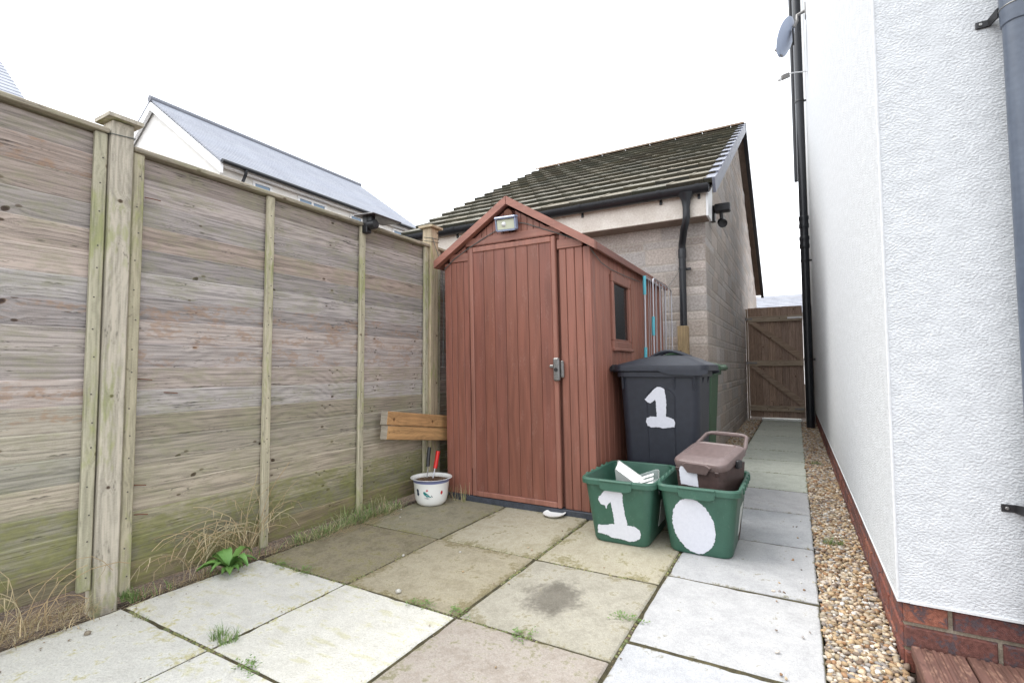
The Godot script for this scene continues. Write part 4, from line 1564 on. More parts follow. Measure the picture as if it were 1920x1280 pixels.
func far_houses() -> void:
	far_house("white gabled house with pale slate roof and upper windows beyond the fence", -11.0, 2.94, -6.25, -12.95, 5.50, 7.69,
		[[-7.26, 0.5, 5.33, 1.2, 1], [-8.68, 0.9, 5.33, 1.2, 2], [-10.4, 0.9, 5.33, 1.2, 2], [-11.95, 0.5, 5.33, 1.2, 1]], true)
	far_house("pale slate roofed house glimpsed at the picture's top left corner", -9.6, 3.0, 3.0, -2.88, 4.11, 6.73, [[0.5, 1.2, 3.7, 1.2, 2]], false)
	# roof beyond the gate
	var t := thing("distant_house", "distant house with a pale tiled roof just above the gate", "house", Vector3(0, 0, -30))
	var b := MB.new()
	b.box(Vector3(-6, -0.1, -38), Vector3(8, 3.85, -30))
	part(b, "wall", M.far_render, t)
	b = MB.new()
	for i in 12:
		b.tint(vary(lin(0.42, 0.43, 0.46), 0.06))
		var p := Vector3(0, 3.75, -29.6).lerp(Vector3(0, 5.15, -33.8), i / 12.0)
		var q := Vector3(0, 3.75, -29.6).lerp(Vector3(0, 5.15, -33.8), (i + 1) / 12.0)
		b.hexa([Vector3(-6.2, p.y - 0.1, p.z), Vector3(8.2, p.y - 0.1, p.z), Vector3(8.2, q.y - 0.1, q.z), Vector3(-6.2, q.y - 0.1, q.z),
			Vector3(-6.2, p.y + 0.06, p.z), Vector3(8.2, p.y + 0.06, p.z), Vector3(8.2, q.y, q.z), Vector3(-6.2, q.y, q.z)])
	b.hexa([Vector3(-6.2, 3.75, -38.2), Vector3(8.2, 3.75, -38.2), Vector3(8.2, 5.05, -33.8), Vector3(-6.2, 5.05, -33.8),
		Vector3(-6.2, 3.85, -38.2), Vector3(8.2, 3.85, -38.2), Vector3(8.2, 5.15, -33.8), Vector3(-6.2, 5.15, -33.8)])
	part(b, "roof", M.slate, t)


# ---------------------------------------------------------------- shed
func shed() -> void:
	var t := thing("shed", "reddish brown plastic apex shed with a closed door", "shed", Vector3(-1.59, 0, -3.75))
	var lean := Transform3D(Basis(Vector3(1, 0, 0), Vector3(-0.02, 1, 0), Vector3(0, 0, 1)), Vector3.ZERO)
	var zf := -2.844
	var zb := -4.70
	var x0 := -2.14
	var x1 := -1.035
	var cx := -1.595
	var half := 0.597
	var tip := 1.655
	var apex := 2.02
	var brown := lin(0.265, 0.106, 0.076)
	var face := lin(0.22, 0.083, 0.057)
	var b := MB.new()
	# base frame
	b.cbox(Vector3(x0 - 0.012, -0.005, zb - 0.02), Vector3(x1 + 0.012, 0.036, zf + 0.014), 0.004)
	part(b, "base", M.shed_base, t)
	# dark core behind the planks
	b = MB.new()
	b.xf = lean
	b.box(Vector3(x0 + 0.03, 0.037, zf - 0.035), Vector3(-1.93, 1.64, zf - 0.022))
	b.box(Vector3(-1.255, 0.037, zf - 0.035), Vector3(x1 - 0.03, 1.64, zf - 0.022))
	b.box(Vector3(x0 + 0.012, 0.037, zb + 0.02), Vector3(x0 + 0.022, 1.64, zf - 0.036))
	b.box(Vector3(x1 - 0.022, 0.037, zb + 0.02), Vector3(x1 - 0.012, 1.05, zf - 0.036))
	b.box(Vector3(x1 - 0.022, 1.0501, -3.24), Vector3(x1 - 0.012, 1.64, zf - 0.036))
	b.box(Vector3(x1 - 0.022, 1.0501, zb + 0.02), Vector3(x1 - 0.012, 1.64, -3.60))
	b.box(Vector3(x1 - 0.022, 1.51, -3.5999), Vector3(x1 - 0.012, 1.64, -3.2401))
	b.box(Vector3(-1.94, 0.037, zf - 0.05), Vector3(-1.24, 1.75, zf - 0.04))
	b.prism(PackedVector2Array([Vector2(x0 + 0.03, 1.641), Vector2(x1 - 0.03, 1.641), Vector2(cx, apex - 0.06)]), Vector3(0, 0, zf - 0.034), Vector3.RIGHT, Vector3.UP, Vector3.BACK, 0.0, 0.012)
	b.box(Vector3(x0 + 0.012, 0.037, zb), Vector3(x1 - 0.012, 1.64, zb + 0.012))
	b.prism(PackedVector2Array([Vector2(x0 + 0.012, 1.641), Vector2(x1 - 0.012, 1.641), Vector2(cx, apex - 0.06)]), Vector3(0, 0, zb), Vector3.RIGHT, Vector3.UP, Vector3.BACK, 0.0, 0.012)
	b.box(Vector3(x0 + 0.03, 0.0365, zb + 0.02), Vector3(x1 - 0.03, 0.05, zf - 0.05))
	part(b, "liner", M.shed_lining, t)
	# front wall planks either side of the door
	var front := []
	for q in [[x0, -2.082], [-2.082, -2.035], [-2.035, -1.975], [-1.975, -1.930], [-1.245, -1.196], [-1.196, -1.140], [-1.140, -1.085], [-1.085, x1]]:
		front.append(q)
	for q in front:
		b = MB.new()
		b.xf = lean
		b.tint(vary(brown, 0.06))
		b.grain(1, roff())
		b.cbox(Vector3(q[0] + 0.0012, 0.037, zf - 0.0215), Vector3(q[1] - 0.0012, 1.640, zf), 0.0035)
		part(b, "plank", M.shed_plastic, t)
	# side walls
	for side in [x1, x0]:
		var z := zf - 0.024
		var i := 0
		while z > zb + 0.03:
			var w := [0.055, 0.075, 0.075, 0.115, 0.11, 0.075][i % 6] as float
			var z2 := maxf(z - w, zb)
			if z2 - zb < 0.03:
				z2 = zb
			b = MB.new()
			b.xf = lean
			b.tint(vary(lin(0.34, 0.14, 0.10), 0.05))
			b.grain(1, roff())
			var sx: float = side
			var lo := sx - 0.011 if sx > -1.5 else sx
			var hi := sx if sx > -1.5 else sx + 0.011
			if sx > -1.5 and z2 < -3.23 and z > -3.61:
				b.cbox(Vector3(lo, 0.037, z2 + 0.0012), Vector3(hi, 1.03, z - 0.0012), 0.003)
				b.cbox(Vector3(lo, 1.52, z2 + 0.0012), Vector3(hi, 1.655, z - 0.0012), 0.003)
			else:
				b.cbox(Vector3(lo, 0.037, z2 + 0.0012), Vector3(hi, 1.655, z - 0.0012), 0.003)
			part(b, "plank", M.shed_plastic, t)
			z = z2
			i += 1
	# window in the right side
	b = MB.new()
	b.xf = lean
	b.tint(lin(0.30, 0.13, 0.095))
	b.grain(1, roff())
	var wx := x1 + 0.012
	for q in [[1.475, 1.545, -3.635, -3.215], [1.012, 1.075, -3.635, -3.215], [1.0752, 1.4748, -3.255, -3.2152], [1.0752, 1.4748, -3.6348, -3.595]]:
		b.cbox(Vector3(x1 - 0.02, q[0], q[2]), Vector3(wx, q[1], q[3]), 0.006)
	b.cbox(Vector3(x1 - 0.02, 1.006, -3.645), Vector3(wx + 0.012, 1.028, -3.205), 0.005)
	b.cbox(Vector3(x1 - 0.008, 1.0755, -3.5945), Vector3(x1 + 0.003, 1.09, -3.2555), 0.003)
	var win := part(b, "window", M.shed_plastic, t)
	b = MB.new()
	b.xf = lean
	b.box(Vector3(x1 - 0.012, 1.06, -3.61), Vector3(x1 - 0.008, 1.49, -3.24))
	part(b, "pane", M.window_pane, win)
	# gable planks over the door
	var slope := (apex - tip) / half
	var gx := x0 + 0.01
	while gx < x1 - 0.02:
		var gx2 := minf(gx + 0.0445, x1 - 0.01)
		var lo := 1.641 if gx2 < -1.925 or gx > -1.265 else 1.738
		b = MB.new()
		b.xf = lean
		b.tint(vary(lin(0.30, 0.125, 0.09), 0.05))
		b.grain(1, roff())
		var ya := apex - 0.055 - absf(gx - cx) * slope
		var yb2 := apex - 0.055 - absf(gx2 - cx) * slope
		if minf(ya, yb2) > lo + 0.01:
			var mid := []
			if gx < cx and gx2 > cx:
				mid = [Vector2(cx, apex - 0.055)]
			var poly := PackedVector2Array([Vector2(gx + 0.0022, lo), Vector2(gx2 - 0.0022, lo), Vector2(gx2 - 0.0022, yb2)] + mid + [Vector2(gx + 0.0022, ya)])
			b.prism(poly, Vector3(0, 0, zf), Vector3.RIGHT, Vector3.UP, Vector3.BACK, -0.021, 0.002)
			part(b, "gable_plank", M.shed_plastic, t)
		gx = gx2
	# plain band under the gable planks, cut out over the door
	b = MB.new()
	b.xf = lean
	b.tint(lin(0.305, 0.13, 0.095))
	b.grain(0, roff())
	b.cbox(Vector3(x0 + 0.05, 1.642, zf - 0.02), Vector3(-1.918, 1.70, zf + 0.006), 0.003)
	b.cbox(Vector3(-1.255, 1.642, zf - 0.02), Vector3(x1 - 0.05, 1.70, zf + 0.006), 0.003)
	b.cbox(Vector3(-1.95, 1.741, zf - 0.02), Vector3(-1.225, 1.795, zf + 0.006), 0.003)
	part(b, "gable_band", M.shed_plastic, t)
	# roof slopes
	for s in [-1.0, 1.0]:
		b = MB.new()
		b.xf = lean
		b.tint(lin(0.22, 0.095, 0.07))
		b.grain(2, roff())
		var e := Vector2(cx + s * half, tip)
		var r := Vector2(cx + s * 0.0005, apex)
		var dn := Vector2(0, -0.035)
		b.prism(PackedVector2Array([e, r, r + dn, e + dn]), Vector3(0, 0, 0), Vector3.RIGHT, Vector3.UP, Vector3(0, 0, -1), 2.838, 4.745)
		var rf := part(b, "roof_slope", M.shed_plastic, t)
		# front trim with its thick lower lip
		b = MB.new()
		b.xf = lean
		b.tint(lin(0.315, 0.135, 0.10))
		b.grain(0, roff())
		var up := Vector2(-s * slope, -1).normalized() * -0.006
		e += Vector2(s * 0.006, -0.003)
		b.prism(PackedVector2Array([e + Vector2(0, 0.008), r + Vector2(s * 0.0015, 0.011), r + Vector2(s * 0.0015, -0.043), e + Vector2(0, -0.043)]), Vector3(0, 0, 0), Vector3.RIGHT, Vector3.UP, Vector3(0, 0, -1), 2.795, 2.8375)
		part(b, "barge_trim", M.shed_plastic, rf)
		b = MB.new()
		b.xf = lean
		b.tint(lin(0.23, 0.098, 0.072))
		b.grain(2, roff())
		b.cbox(Vector3(minf(e.x - s * 0.014, e.x + s * 0.004), tip - 0.045, -4.745), Vector3(maxf(e.x - s * 0.014, e.x + s * 0.004), tip + 0.002, -2.838), 0.003)
		part(b, "eave_trim", M.shed_plastic, rf)
	b = MB.new()
	b.xf = lean
	b.tint(lin(0.24, 0.10, 0.075))
	b.grain(2, roff())
	b.prism(PackedVector2Array([Vector2(cx - 0.07, apex - 0.03), Vector2(cx, apex + 0.013), Vector2(cx + 0.07, apex - 0.03), Vector2(cx, apex + 0.0025)]), Vector3.ZERO, Vector3.RIGHT, Vector3.UP, Vector3(0, 0, -1), 2.80, 4.745)
	part(b, "ridge_cap", M.shed_plastic, t)
	# door: frame, planks, lock, hinges
	var zd := zf + 0.018
	b = MB.new()
	b.xf = lean
	b.tint(lin(0.305, 0.13, 0.095))
	b.grain(1, roff())
	var d0 := -1.915
	var d1 := -1.262
	b.cbox(Vector3(d0, 0.040, zd - 0.03), Vector3(d0 + 0.030, 1.728, zd), 0.005)
	b.cbox(Vector3(d1 - 0.030, 0.040, zd - 0.03), Vector3(d1, 1.728, zd), 0.005)
	b.cbox(Vector3(d0 + 0.0302, 1.690, zd - 0.03), Vector3(d1 - 0.0302, 1.728, zd), 0.005)
	b.cbox(Vector3(d0 + 0.0302, 0.040, zd - 0.03), Vector3(d1 - 0.0302, 0.075, zd), 0.005)
	var door := part(b, "door", M.shed_plastic, t)
	var n := 7
	var pw := (d1 - d0 - 0.0604) / n
	for i in n:
		b = MB.new()
		b.xf = lean
		b.tint(vary(face, 0.035))
		b.grain(1, roff())
		b.cbox(Vector3(d0 + 0.0302 + pw * i + 0.0012, 0.0752, zd - 0.028), Vector3(d0 + 0.0302 + pw * (i + 1) - 0.0012, 1.6898, zd - 0.006), 0.0022)
		part(b, "door_plank", M.shed_plastic, door)
	b = MB.new()
	b.xf = lean
	b.cbox(Vector3(d1 - 0.020, 0.815, zd + 0.001), Vector3(d1 + 0.020, 0.958, zd + 0.034), 0.008)
	b.cbox(Vector3(d1 - 0.050, 0.895, zd + 0.004), Vector3(d1 - 0.0202, 0.915, zd + 0.022), 0.005)
	b.cbox(Vector3(d1 + 0.0203, 0.835, zd - 0.012), Vector3(d1 + 0.040, 0.94, zd + 0.012), 0.006)
	part(b, "lock", M.grey_metal, door)
	b = MB.new()
	b.xf = lean
	b.tube([Vector3(d1 + 0.002, 0.885, zd + 0.034), Vector3(d1 + 0.002, 0.885, zd + 0.040)], 0.012, 14)
	part(b, "keyhole", M.black_plastic, door)
	for y in [1.50, 0.32]:
		b = MB.new()
		b.xf = lean
		b.tint(lin(0.25, 0.10, 0.07))
		b.grain(1, roff())
		b.cbox(Vector3(d0 - 0.016, y - 0.22 if y > 1 else y - 0.10, zf + 0.0005), Vector3(d0 - 0.003, y + 0.22 if y > 1 else y + 0.16, zf + 0.012), 0.003)
		part(b, "hinge", M.shed_plastic, door)

	# solar lamp on the gable
	var L := Vector3(-1.632, 1.850, zf + 0.02)
	var lamp := thing("wall_lamp", "silver solar lamp with a pale lens on the shed gable", "lamp", Vector3(-1.632, 1.80, zf + 0.01))
	var turn := Basis.from_euler(Vector3(0.25, 0.0, -0.03))
	b = MB.new()
	b.xf = Transform3D(turn, L)
	b.cbox(Vector3(-0.075, -0.045, -0.006), Vector3(0.075, 0.045, 0.022), 0.008)
	b.cbox(Vector3(-0.080, 0.032, -0.006), Vector3(0.080, 0.050, 0.048), 0.007)
	b.cbox(Vector3(0.066, -0.042, 0.0221), Vector3(0.079, 0.0318, 0.042), 0.004)
	b.cbox(Vector3(-0.079, -0.042, 0.0221), Vector3(-0.070, 0.0318, 0.036), 0.003)
	b.cbox(Vector3(-0.0698, -0.047, 0.0221), Vector3(0.0658, -0.036, 0.036), 0.003)
	part(b, "case", M.lamp_case, lamp)
	b = MB.new()
	b.xf = Transform3D(turn, L)
	b.cbox(Vector3(-0.0695, -0.0355, 0.0222), Vector3(0.0655, 0.0315, 0.030), 0.003)
	part(b, "lens", M.lamp_lens, lamp)
	b = MB.new()
	b.xf = Transform3D(turn * Basis(Vector3.RIGHT, PI / 2), L + turn * Vector3(-0.015, 0.0, 0.030))
	b.lathe(Vector3.ZERO, [Vector2(0.016, 0.0), Vector2(0.0155, 0.004), Vector2(0.011, 0.012), Vector2(0.005, 0.015), Vector2(0, 0.0155)], 16)
	part(b, "sensor", M.white_upvc, lamp)
	b = MB.new()
	b.xf = Transform3D(turn * Basis(Vector3.RIGHT, PI / 2), L + Vector3(0.0, 0.062, -0.0))
	b.lathe(Vector3.ZERO, [Vector2(0, -0.018), Vector2(0.032, -0.018), Vector2(0.035, 0.0), Vector2(0.03, 0.006), Vector2(0, 0.006)], 18)
	part(b, "bracket", M.rust, lamp)
	# cable along the gable and the right eave
	b = MB.new()
	var zc := zf + 0.010
	b.tube([L + Vector3(-0.075, -0.02, -0.01), Vector3(-1.80, 1.795, zc), Vector3(-1.95, 1.73, zc), Vector3(-2.08, 1.665, zc), Vector3(-2.165, 1.60, zc)], 0.0028, 6)
	b.tube([L + Vector3(0.075, 0.0, -0.005), Vector3(-1.50, 1.835, zc), Vector3(-1.36, 1.775, zc), Vector3(-1.22, 1.715, zc), Vector3(-1.09, 1.655, zc), Vector3(-1.055, 1.60, zf - 0.02), Vector3(-1.052, 1.56, zf - 0.15), Vector3(-1.052, 1.548, zf - 0.34), Vector3(-1.052, 1.555, zf - 0.7), Vector3(-1.052, 1.57, zf - 1.05)], 0.0028, 6)
	single(b, "cable", M.string, "thin cable running across the shed gable and along its side", "cable", L)
	b = MB.new()
	b.tube([Vector3(-2.310, 1.86, -2.88), Vector3(-2.295, 1.80, -2.89), Vector3(-2.268, 1.70, -2.91), Vector3(-2.25, 1.60, -2.92), Vector3(-2.24, 1.30, -2.93), Vector3(-2.25, 0.9, -2.93)], 0.0024, 6)
	single(b, "loose_wire", M.string, "thin wire hanging from the fence post beside the shed", "wire", Vector3(-2.27, 0.9, -2.9))
	b = MB.new()
	b.tube([Vector3(-1.012, 1.64, -4.72), Vector3(-0.985, 1.75, -4.9), Vector3(-0.975, 1.875, -5.125)], 0.0022, 6)
	single(b, "stay_wire", M.string, "thin wire strained from shed roof corner to garage downpipe", "wire", Vector3(-1.0, 1.64, -4.75))


# ---------------------------------------------------------------- bins and boxes
func rrect(cx: float, cz: float, w: float, d: float, r: float, y: float, n := 5) -> PackedVector3Array:
	var out := PackedVector3Array()
	for q in [[1, 1, 0.0], [-1, 1, 0.5], [-1, -1, 1.0], [1, -1, 1.5]]:
		for i in n + 1:
			var a: float = (q[2] + 0.5 * i / n) * PI
			out.append(Vector3(cx + q[0] * (w / 2 - r) + cos(a) * r, y, cz + q[1] * (d / 2 - r) + sin(a) * r))
	return out


# ragged brushed outline from a few points
func brushed(pts: Array, rough: float, step: float) -> PackedVector2Array:
	var out := PackedVector2Array()
	for i in pts.size():
		var a: Vector2 = pts[i]
		var b: Vector2 = pts[(i + 1) % pts.size()]
		var k := maxi(1, int((b - a).length() / step))
		for j in k:
			var p := a.lerp(b, float(j) / k)
			out.append(p + Vector2(rng.randf_range(-rough, rough), rng.randf_range(-rough, rough)))
	return out


func painted(parent: Node3D, called: String, poly: PackedVector2Array, o: Vector3, ux: Vector3, uy: Vector3, local := false) -> void:
	var b := MB.new()
	b.prism(poly, o, ux, uy, ux.cross(uy).normalized(), 0.0004, 0.0016)
	part(b, called, M.white_paint, parent, local)


func wheelie_bin(label: String, cat: String, p: Vector3, m: Material, turn := 0.0) -> Node3D:
	# local axes: hinge towards -x, side panel towards +z
	var t := thing("wheelie_bin", label, cat, p, "wheelie bins", turn)
	var b := MB.new()
	var W := 0.488
	var D := 0.46
	var rings := []
	for q in [[0.045, 0.86, 0.84], [0.06, 0.875, 0.855], [0.45, 0.935, 0.925], [0.80, 0.992, 0.99], [0.862, 1.0, 1.0]]:
		rings.append(rrect(0.012 * (1.0 - q[0]), 0, W * q[1], D * q[2], 0.055, q[0]))
	b.loft(rings, true, true, false)
	part(b, "body", m, t, true)
	b = MB.new()
	b.loft([rrect(0, 0, W, D, 0.055, 0.835), rrect(0, 0, W + 0.035, D + 0.03, 0.06, 0.838), rrect(0, 0, W + 0.035, D + 0.03, 0.06, 0.868), rrect(0, 0, W, D, 0.055, 0.870)], true, false, false, false, false)
	part(b, "rim", m, t, true)
	# ribs under the rim
	for q in [[-0.215, 0.226], [0.215, 0.226], [0.10, 0.228], [0.225, 0.10], [0.225, -0.1]]:
		var ax: float = q[0]
		var az: float = q[1]
		b = MB.new()
		if az > 0.2:
			b.hexa([Vector3(ax - 0.006, 0.76, az - 0.008), Vector3(ax + 0.006, 0.76, az - 0.008), Vector3(ax + 0.006, 0.76, az), Vector3(ax - 0.006, 0.76, az), Vector3(ax - 0.006, 0.836, az - 0.008), Vector3(ax + 0.006, 0.836, az - 0.008), Vector3(ax + 0.006, 0.836, az + 0.014), Vector3(ax - 0.006, 0.836, az + 0.014)])
		else:
			b.hexa([Vector3(ax, 0.76, az - 0.006), Vector3(ax + 0.012, 0.76, az - 0.006), Vector3(ax + 0.012, 0.76, az + 0.006), Vector3(ax, 0.76, az + 0.006), Vector3(ax, 0.836, az - 0.006), Vector3(ax + 0.03, 0.836, az - 0.006), Vector3(ax + 0.03, 0.836, az + 0.006), Vector3(ax, 0.836, az + 0.006)])
		part(b, "rib", m, t, true)
	# lid
	b = MB.new()
	var LW := W + 0.085
	var LD := D + 0.055
	var lc := 0.012
	b.loft([rrect(lc, 0, LW, LD, 0.06, 0.874), rrect(lc, 0, LW, LD, 0.06, 0.905), rrect(lc, 0, LW - 0.012, LD - 0.012, 0.058, 0.911)], true, true, false)
	b.loft([rrect(lc, 0, LW - 0.012, LD - 0.012, 0.058, 0.911), rrect(lc, 0, LW - 0.05, LD - 0.05, 0.05, 0.918)], true, false, false)
	var dome := []
	for q in [[0.05, 0.05, 0.0, 0.918], [0.15, 0.11, 0.012, 0.935], [0.26, 0.18, 0.024, 0.956], [0.36, 0.25, 0.034, 0.968], [0.44, 0.34, 0.036, 0.971]]:
		dome.append(rrect(lc + q[2], 0, LW - q[0], LD - q[1], 0.045, q[3]))
	b.loft(dome, true, false, true)
	# deeper skirt towards the front
	for s in [1.0, -1.0]:
		b.prism(PackedVector2Array([Vector2(-0.02, 0.88), Vector2(0.07, 0.852), Vector2(0.24, 0.848), Vector2(0.285, 0.86), Vector2(0.285, 0.88)]), Vector3(lc, 0, s * (LD / 2 - 0.005)), Vector3.RIGHT, Vector3.UP, Vector3(0, 0, s), -0.003, 0.0056)
	var lid := part(b, "lid", m, t, true)
	b = MB.new()
	var arch := []
	for i in 13:
		var f := i / 12.0
		arch.append(Vector3(-0.075 + 0.23 * f, 0.962 + sin(f * PI) * 0.038 * (1.2 - 0.4 * f), 0.06))
	b.tube(arch, 0.010, 10)
	var arch2 := []
	for p2 in arch:
		arch2.append(p2 * Vector3(1, 1, -1))
	part(b, "grip", m, lid, true)
	b = MB.new()
	b.tube(arch2, 0.010, 10)
	part(b, "grip", m, lid, true)
	b = MB.new()
	b.cbox(Vector3(-0.06, 0.966, -0.05), Vector3(0.14, 0.974, 0.05), 0.003)
	part(b, "grip_hollow", m, lid, true)
	# rear handle and hinge lugs
	b = MB.new()
	for z in [-0.19, 0.19]:
		b.cbox(Vector3(-0.302, 0.868, z - 0.03), Vector3(-0.24, 0.915, z + 0.03), 0.012)
	b.tube([Vector3(-0.292, 0.888, -0.21), Vector3(-0.292, 0.888, 0.21)], 0.017, 12)
	part(b, "handle", M.bin_dark_gap if m == M.bin_black else m, t, true)
	for z in [-0.205, 0.205]:
		b = MB.new()
		b.xf = Transform3D(Basis(Vector3.RIGHT, PI / 2), Vector3(-0.21, 0.098, z))
		b.lathe(Vector3.ZERO, [Vector2(0.0, -0.024), Vector2(0.08, -0.024), Vector2(0.097, -0.016), Vector2(0.097, 0.016), Vector2(0.08, 0.024), Vector2(0, 0.024)], 22)
		part(b, "wheel", M.black_plastic, t, true)
	b = MB.new()
	b.cbox(Vector3(0.05, -0.002, -0.16), Vector3(0.19, 0.048, 0.16), 0.006)
	part(b, "foot", m, t, true)
	# raised arch on the side panel
	b = MB.new()
	var ln := []
	var zat := func(y: float) -> float: return D / 2 * (0.855 + 0.145 * clampf((y - 0.06) / 0.80, 0, 1)) + 0.0005
	ln.append(Vector3(-0.058, 0.10, zat.call(0.10)))
	ln.append(Vector3(-0.066, 0.70, zat.call(0.70)))
	for i in 9:
		var a := PI - PI * i / 8.0
		ln.append(Vector3(0.018 + cos(a) * 0.084, 0.715 + sin(a) * 0.06, zat.call(0.715 + sin(a) * 0.06)))
	ln.append(Vector3(0.102, 0.70, zat.call(0.70)))
	ln.append(Vector3(0.094, 0.10, zat.call(0.10)))
	b.tube(ln, 0.0035, 6)
	part(b, "panel_moulding", m, t, true)
	return t


func bins() -> void:
	var bl := wheelie_bin("black wheelie bin with a white 1 painted on its side", "wheelie bin", Vector3(-0.742, 0, -3.335), M.bin_black)
	# the painted 1: traced brush strokes
	var pts := []
	for q in [[432, 635], [460, 600], [520, 535], [550, 510], [590, 508], [625, 530], [632, 590], [638, 660], [635, 720], [632, 792], [670, 800], [705, 815], [715, 850], [708, 890], [640, 900], [600, 908], [560, 898], [490, 905], [455, 890], [440, 855], [445, 815], [480, 797], [545, 797], [540, 720], [540, 650], [532, 632], [490, 670], [455, 660]]:
		pts.append(Vector2((q[0] - 577) * 0.00063, (705 - q[1]) * 0.00063))
	var uy := Vector3(0, 1, 0.0417).normalized()
	painted(bl, "painted_number", brushed(pts, 0.0016, 0.0055), Vector3(0.013, 0.653, 0.46 / 2 * (0.855 + 0.145 * (0.653 - 0.06) / 0.80) + 0.004), Vector3.RIGHT, uy, true)
	var gr := wheelie_bin("dark green wheelie bin standing behind the black bin", "wheelie bin", Vector3(-0.765, 0, -3.98), M.bin_green, PI)
	var st := MB.new()
	for q in [[0.74, 0.012], [0.715, 0.010], [0.69, 0.012], [0.665, 0.012], [0.61, 0.04], [0.54, 0.025]]:
		st.cbox(Vector3(-0.20, q[0] - q[1] / 2, -0.2285), Vector3(-0.165, q[0] + q[1] / 2, -0.2228), 0.001)
	part(st, "sticker", M.sticker, gr, true)
	var b1 := recycling_box("green recycling box painted with a white 1", Vector3(-0.805, 0, -2.735), 0.0)
	pts = []
	for q in [[400, 435], [440, 433], [475, 470], [490, 520], [492, 600], [500, 700], [515, 780], [520, 832], [590, 845], [630, 880], [640, 920], [630, 965], [570, 995], [540, 995], [450, 970], [370, 955], [330, 930], [240, 905], [238, 870], [245, 820], [300, 825], [402, 815], [395, 720], [385, 640], [380, 588], [350, 608], [334, 660], [324, 622], [285, 605], [258, 560], [270, 525], [320, 480], [370, 445]]:
		var yb: float = 965 + 0.168 * (q[0] - 185)
		pts.append(Vector2((q[0] - 440) * 0.00056, (yb - q[1]) * 0.00051))
	var fy := Vector3(0, 0.30, 0.045).normalized()
	painted(b1, "painted_number", brushed(pts, 0.002, 0.0055), Vector3(0, 0.008, 0.2162), Vector3.RIGHT, fy, true)
	var b2 := recycling_box("green recycling box painted with a white 0, holding the brown caddy", Vector3(-0.425, 0, -2.77), 0.0)
	pts = []
	for i in 40:
		var a := TAU * i / 40
		var x := cos(a) * 0.096
		var y := sin(a) * 0.134
		pts.append(Vector2(x - 0.022 - y * 0.10, 0.134 + y))
	painted(b2, "painted_number", brushed(pts, 0.0024, 0.005), Vector3(0, 0.008, 0.2162), Vector3.RIGHT, fy, true)
	caddy()
	# rubbish in the left box
	var o := thing("white_tray", "empty white food tray tipped inside the left recycling box", "tray", Vector3(-0.82, 0.13, -2.72))
	var b := MB.new()
	b.xf = Transform3D(Basis.from_euler(Vector3(-1.05, 0.15, -0.72)), Vector3(-0.83, 0.258, -2.77))
	b.loft([rrect(0, 0, 0.17, 0.115, 0.015, -0.02), rrect(0, 0, 0.21, 0.15, 0.02, 0.022)], true, true, false)
	b.loft([rrect(0, 0, 0.166, 0.111, 0.015, -0.017), rrect(0, 0, 0.206, 0.146, 0.02, 0.022)], true, true, false, true)
	part(b, "tub", M.tray_white, o)
	b = MB.new()
	b.xf = Transform3D(Basis.from_euler(Vector3(-1.05, 0.15, -0.72)), Vector3(-0.83, 0.258, -2.77))
	b.loft([rrect(0, 0, 0.206, 0.146, 0.02, 0.0222), rrect(0, 0, 0.225, 0.165, 0.025, 0.0225), rrect(0, 0, 0.225, 0.165, 0.025, 0.0245), rrect(0, 0, 0.206, 0.146, 0.02, 0.0245)], true, false, false, false, false)
	part(b, "rim", M.tray_white, o)
	o = thing("clear_tray", "clear plastic food tray with a torn label in the left recycling box", "tray", Vector3(-0.68, 0.2, -2.66))
	b = MB.new()
	b.xf = Transform3D(Basis.from_euler(Vector3(0.5, 0.2, 0.45)), Vector3(-0.69, 0.275, -2.69))
	b.loft([rrect(0, 0, 0.09, 0.13, 0.015, -0.025), rrect(0, 0, 0.115, 0.155, 0.02, 0.02), rrect(0, 0, 0.125, 0.165, 0.022, 0.021)], true, true, false)
	for i in 4:
		b.cbox(Vector3(-0.04, -0.028, -0.05 + i * 0.03), Vector3(0.04, -0.0255, -0.038 + i * 0.03), 0.001)
	part(b, "tub", M.tray_clear, o)
	b = MB.new()
	b.xf = Transform3D(Basis.from_euler(Vector3(0.5, 0.2, 0.45)), Vector3(-0.69, 0.275, -2.69))
	for i in 4:
		b.cbox(Vector3(-0.045, 0.022, -0.055 + i * 0.032), Vector3(0.03, 0.0235, -0.037 + i * 0.032), 0.001)
	part(b, "label_strip", M.tray_white, o)


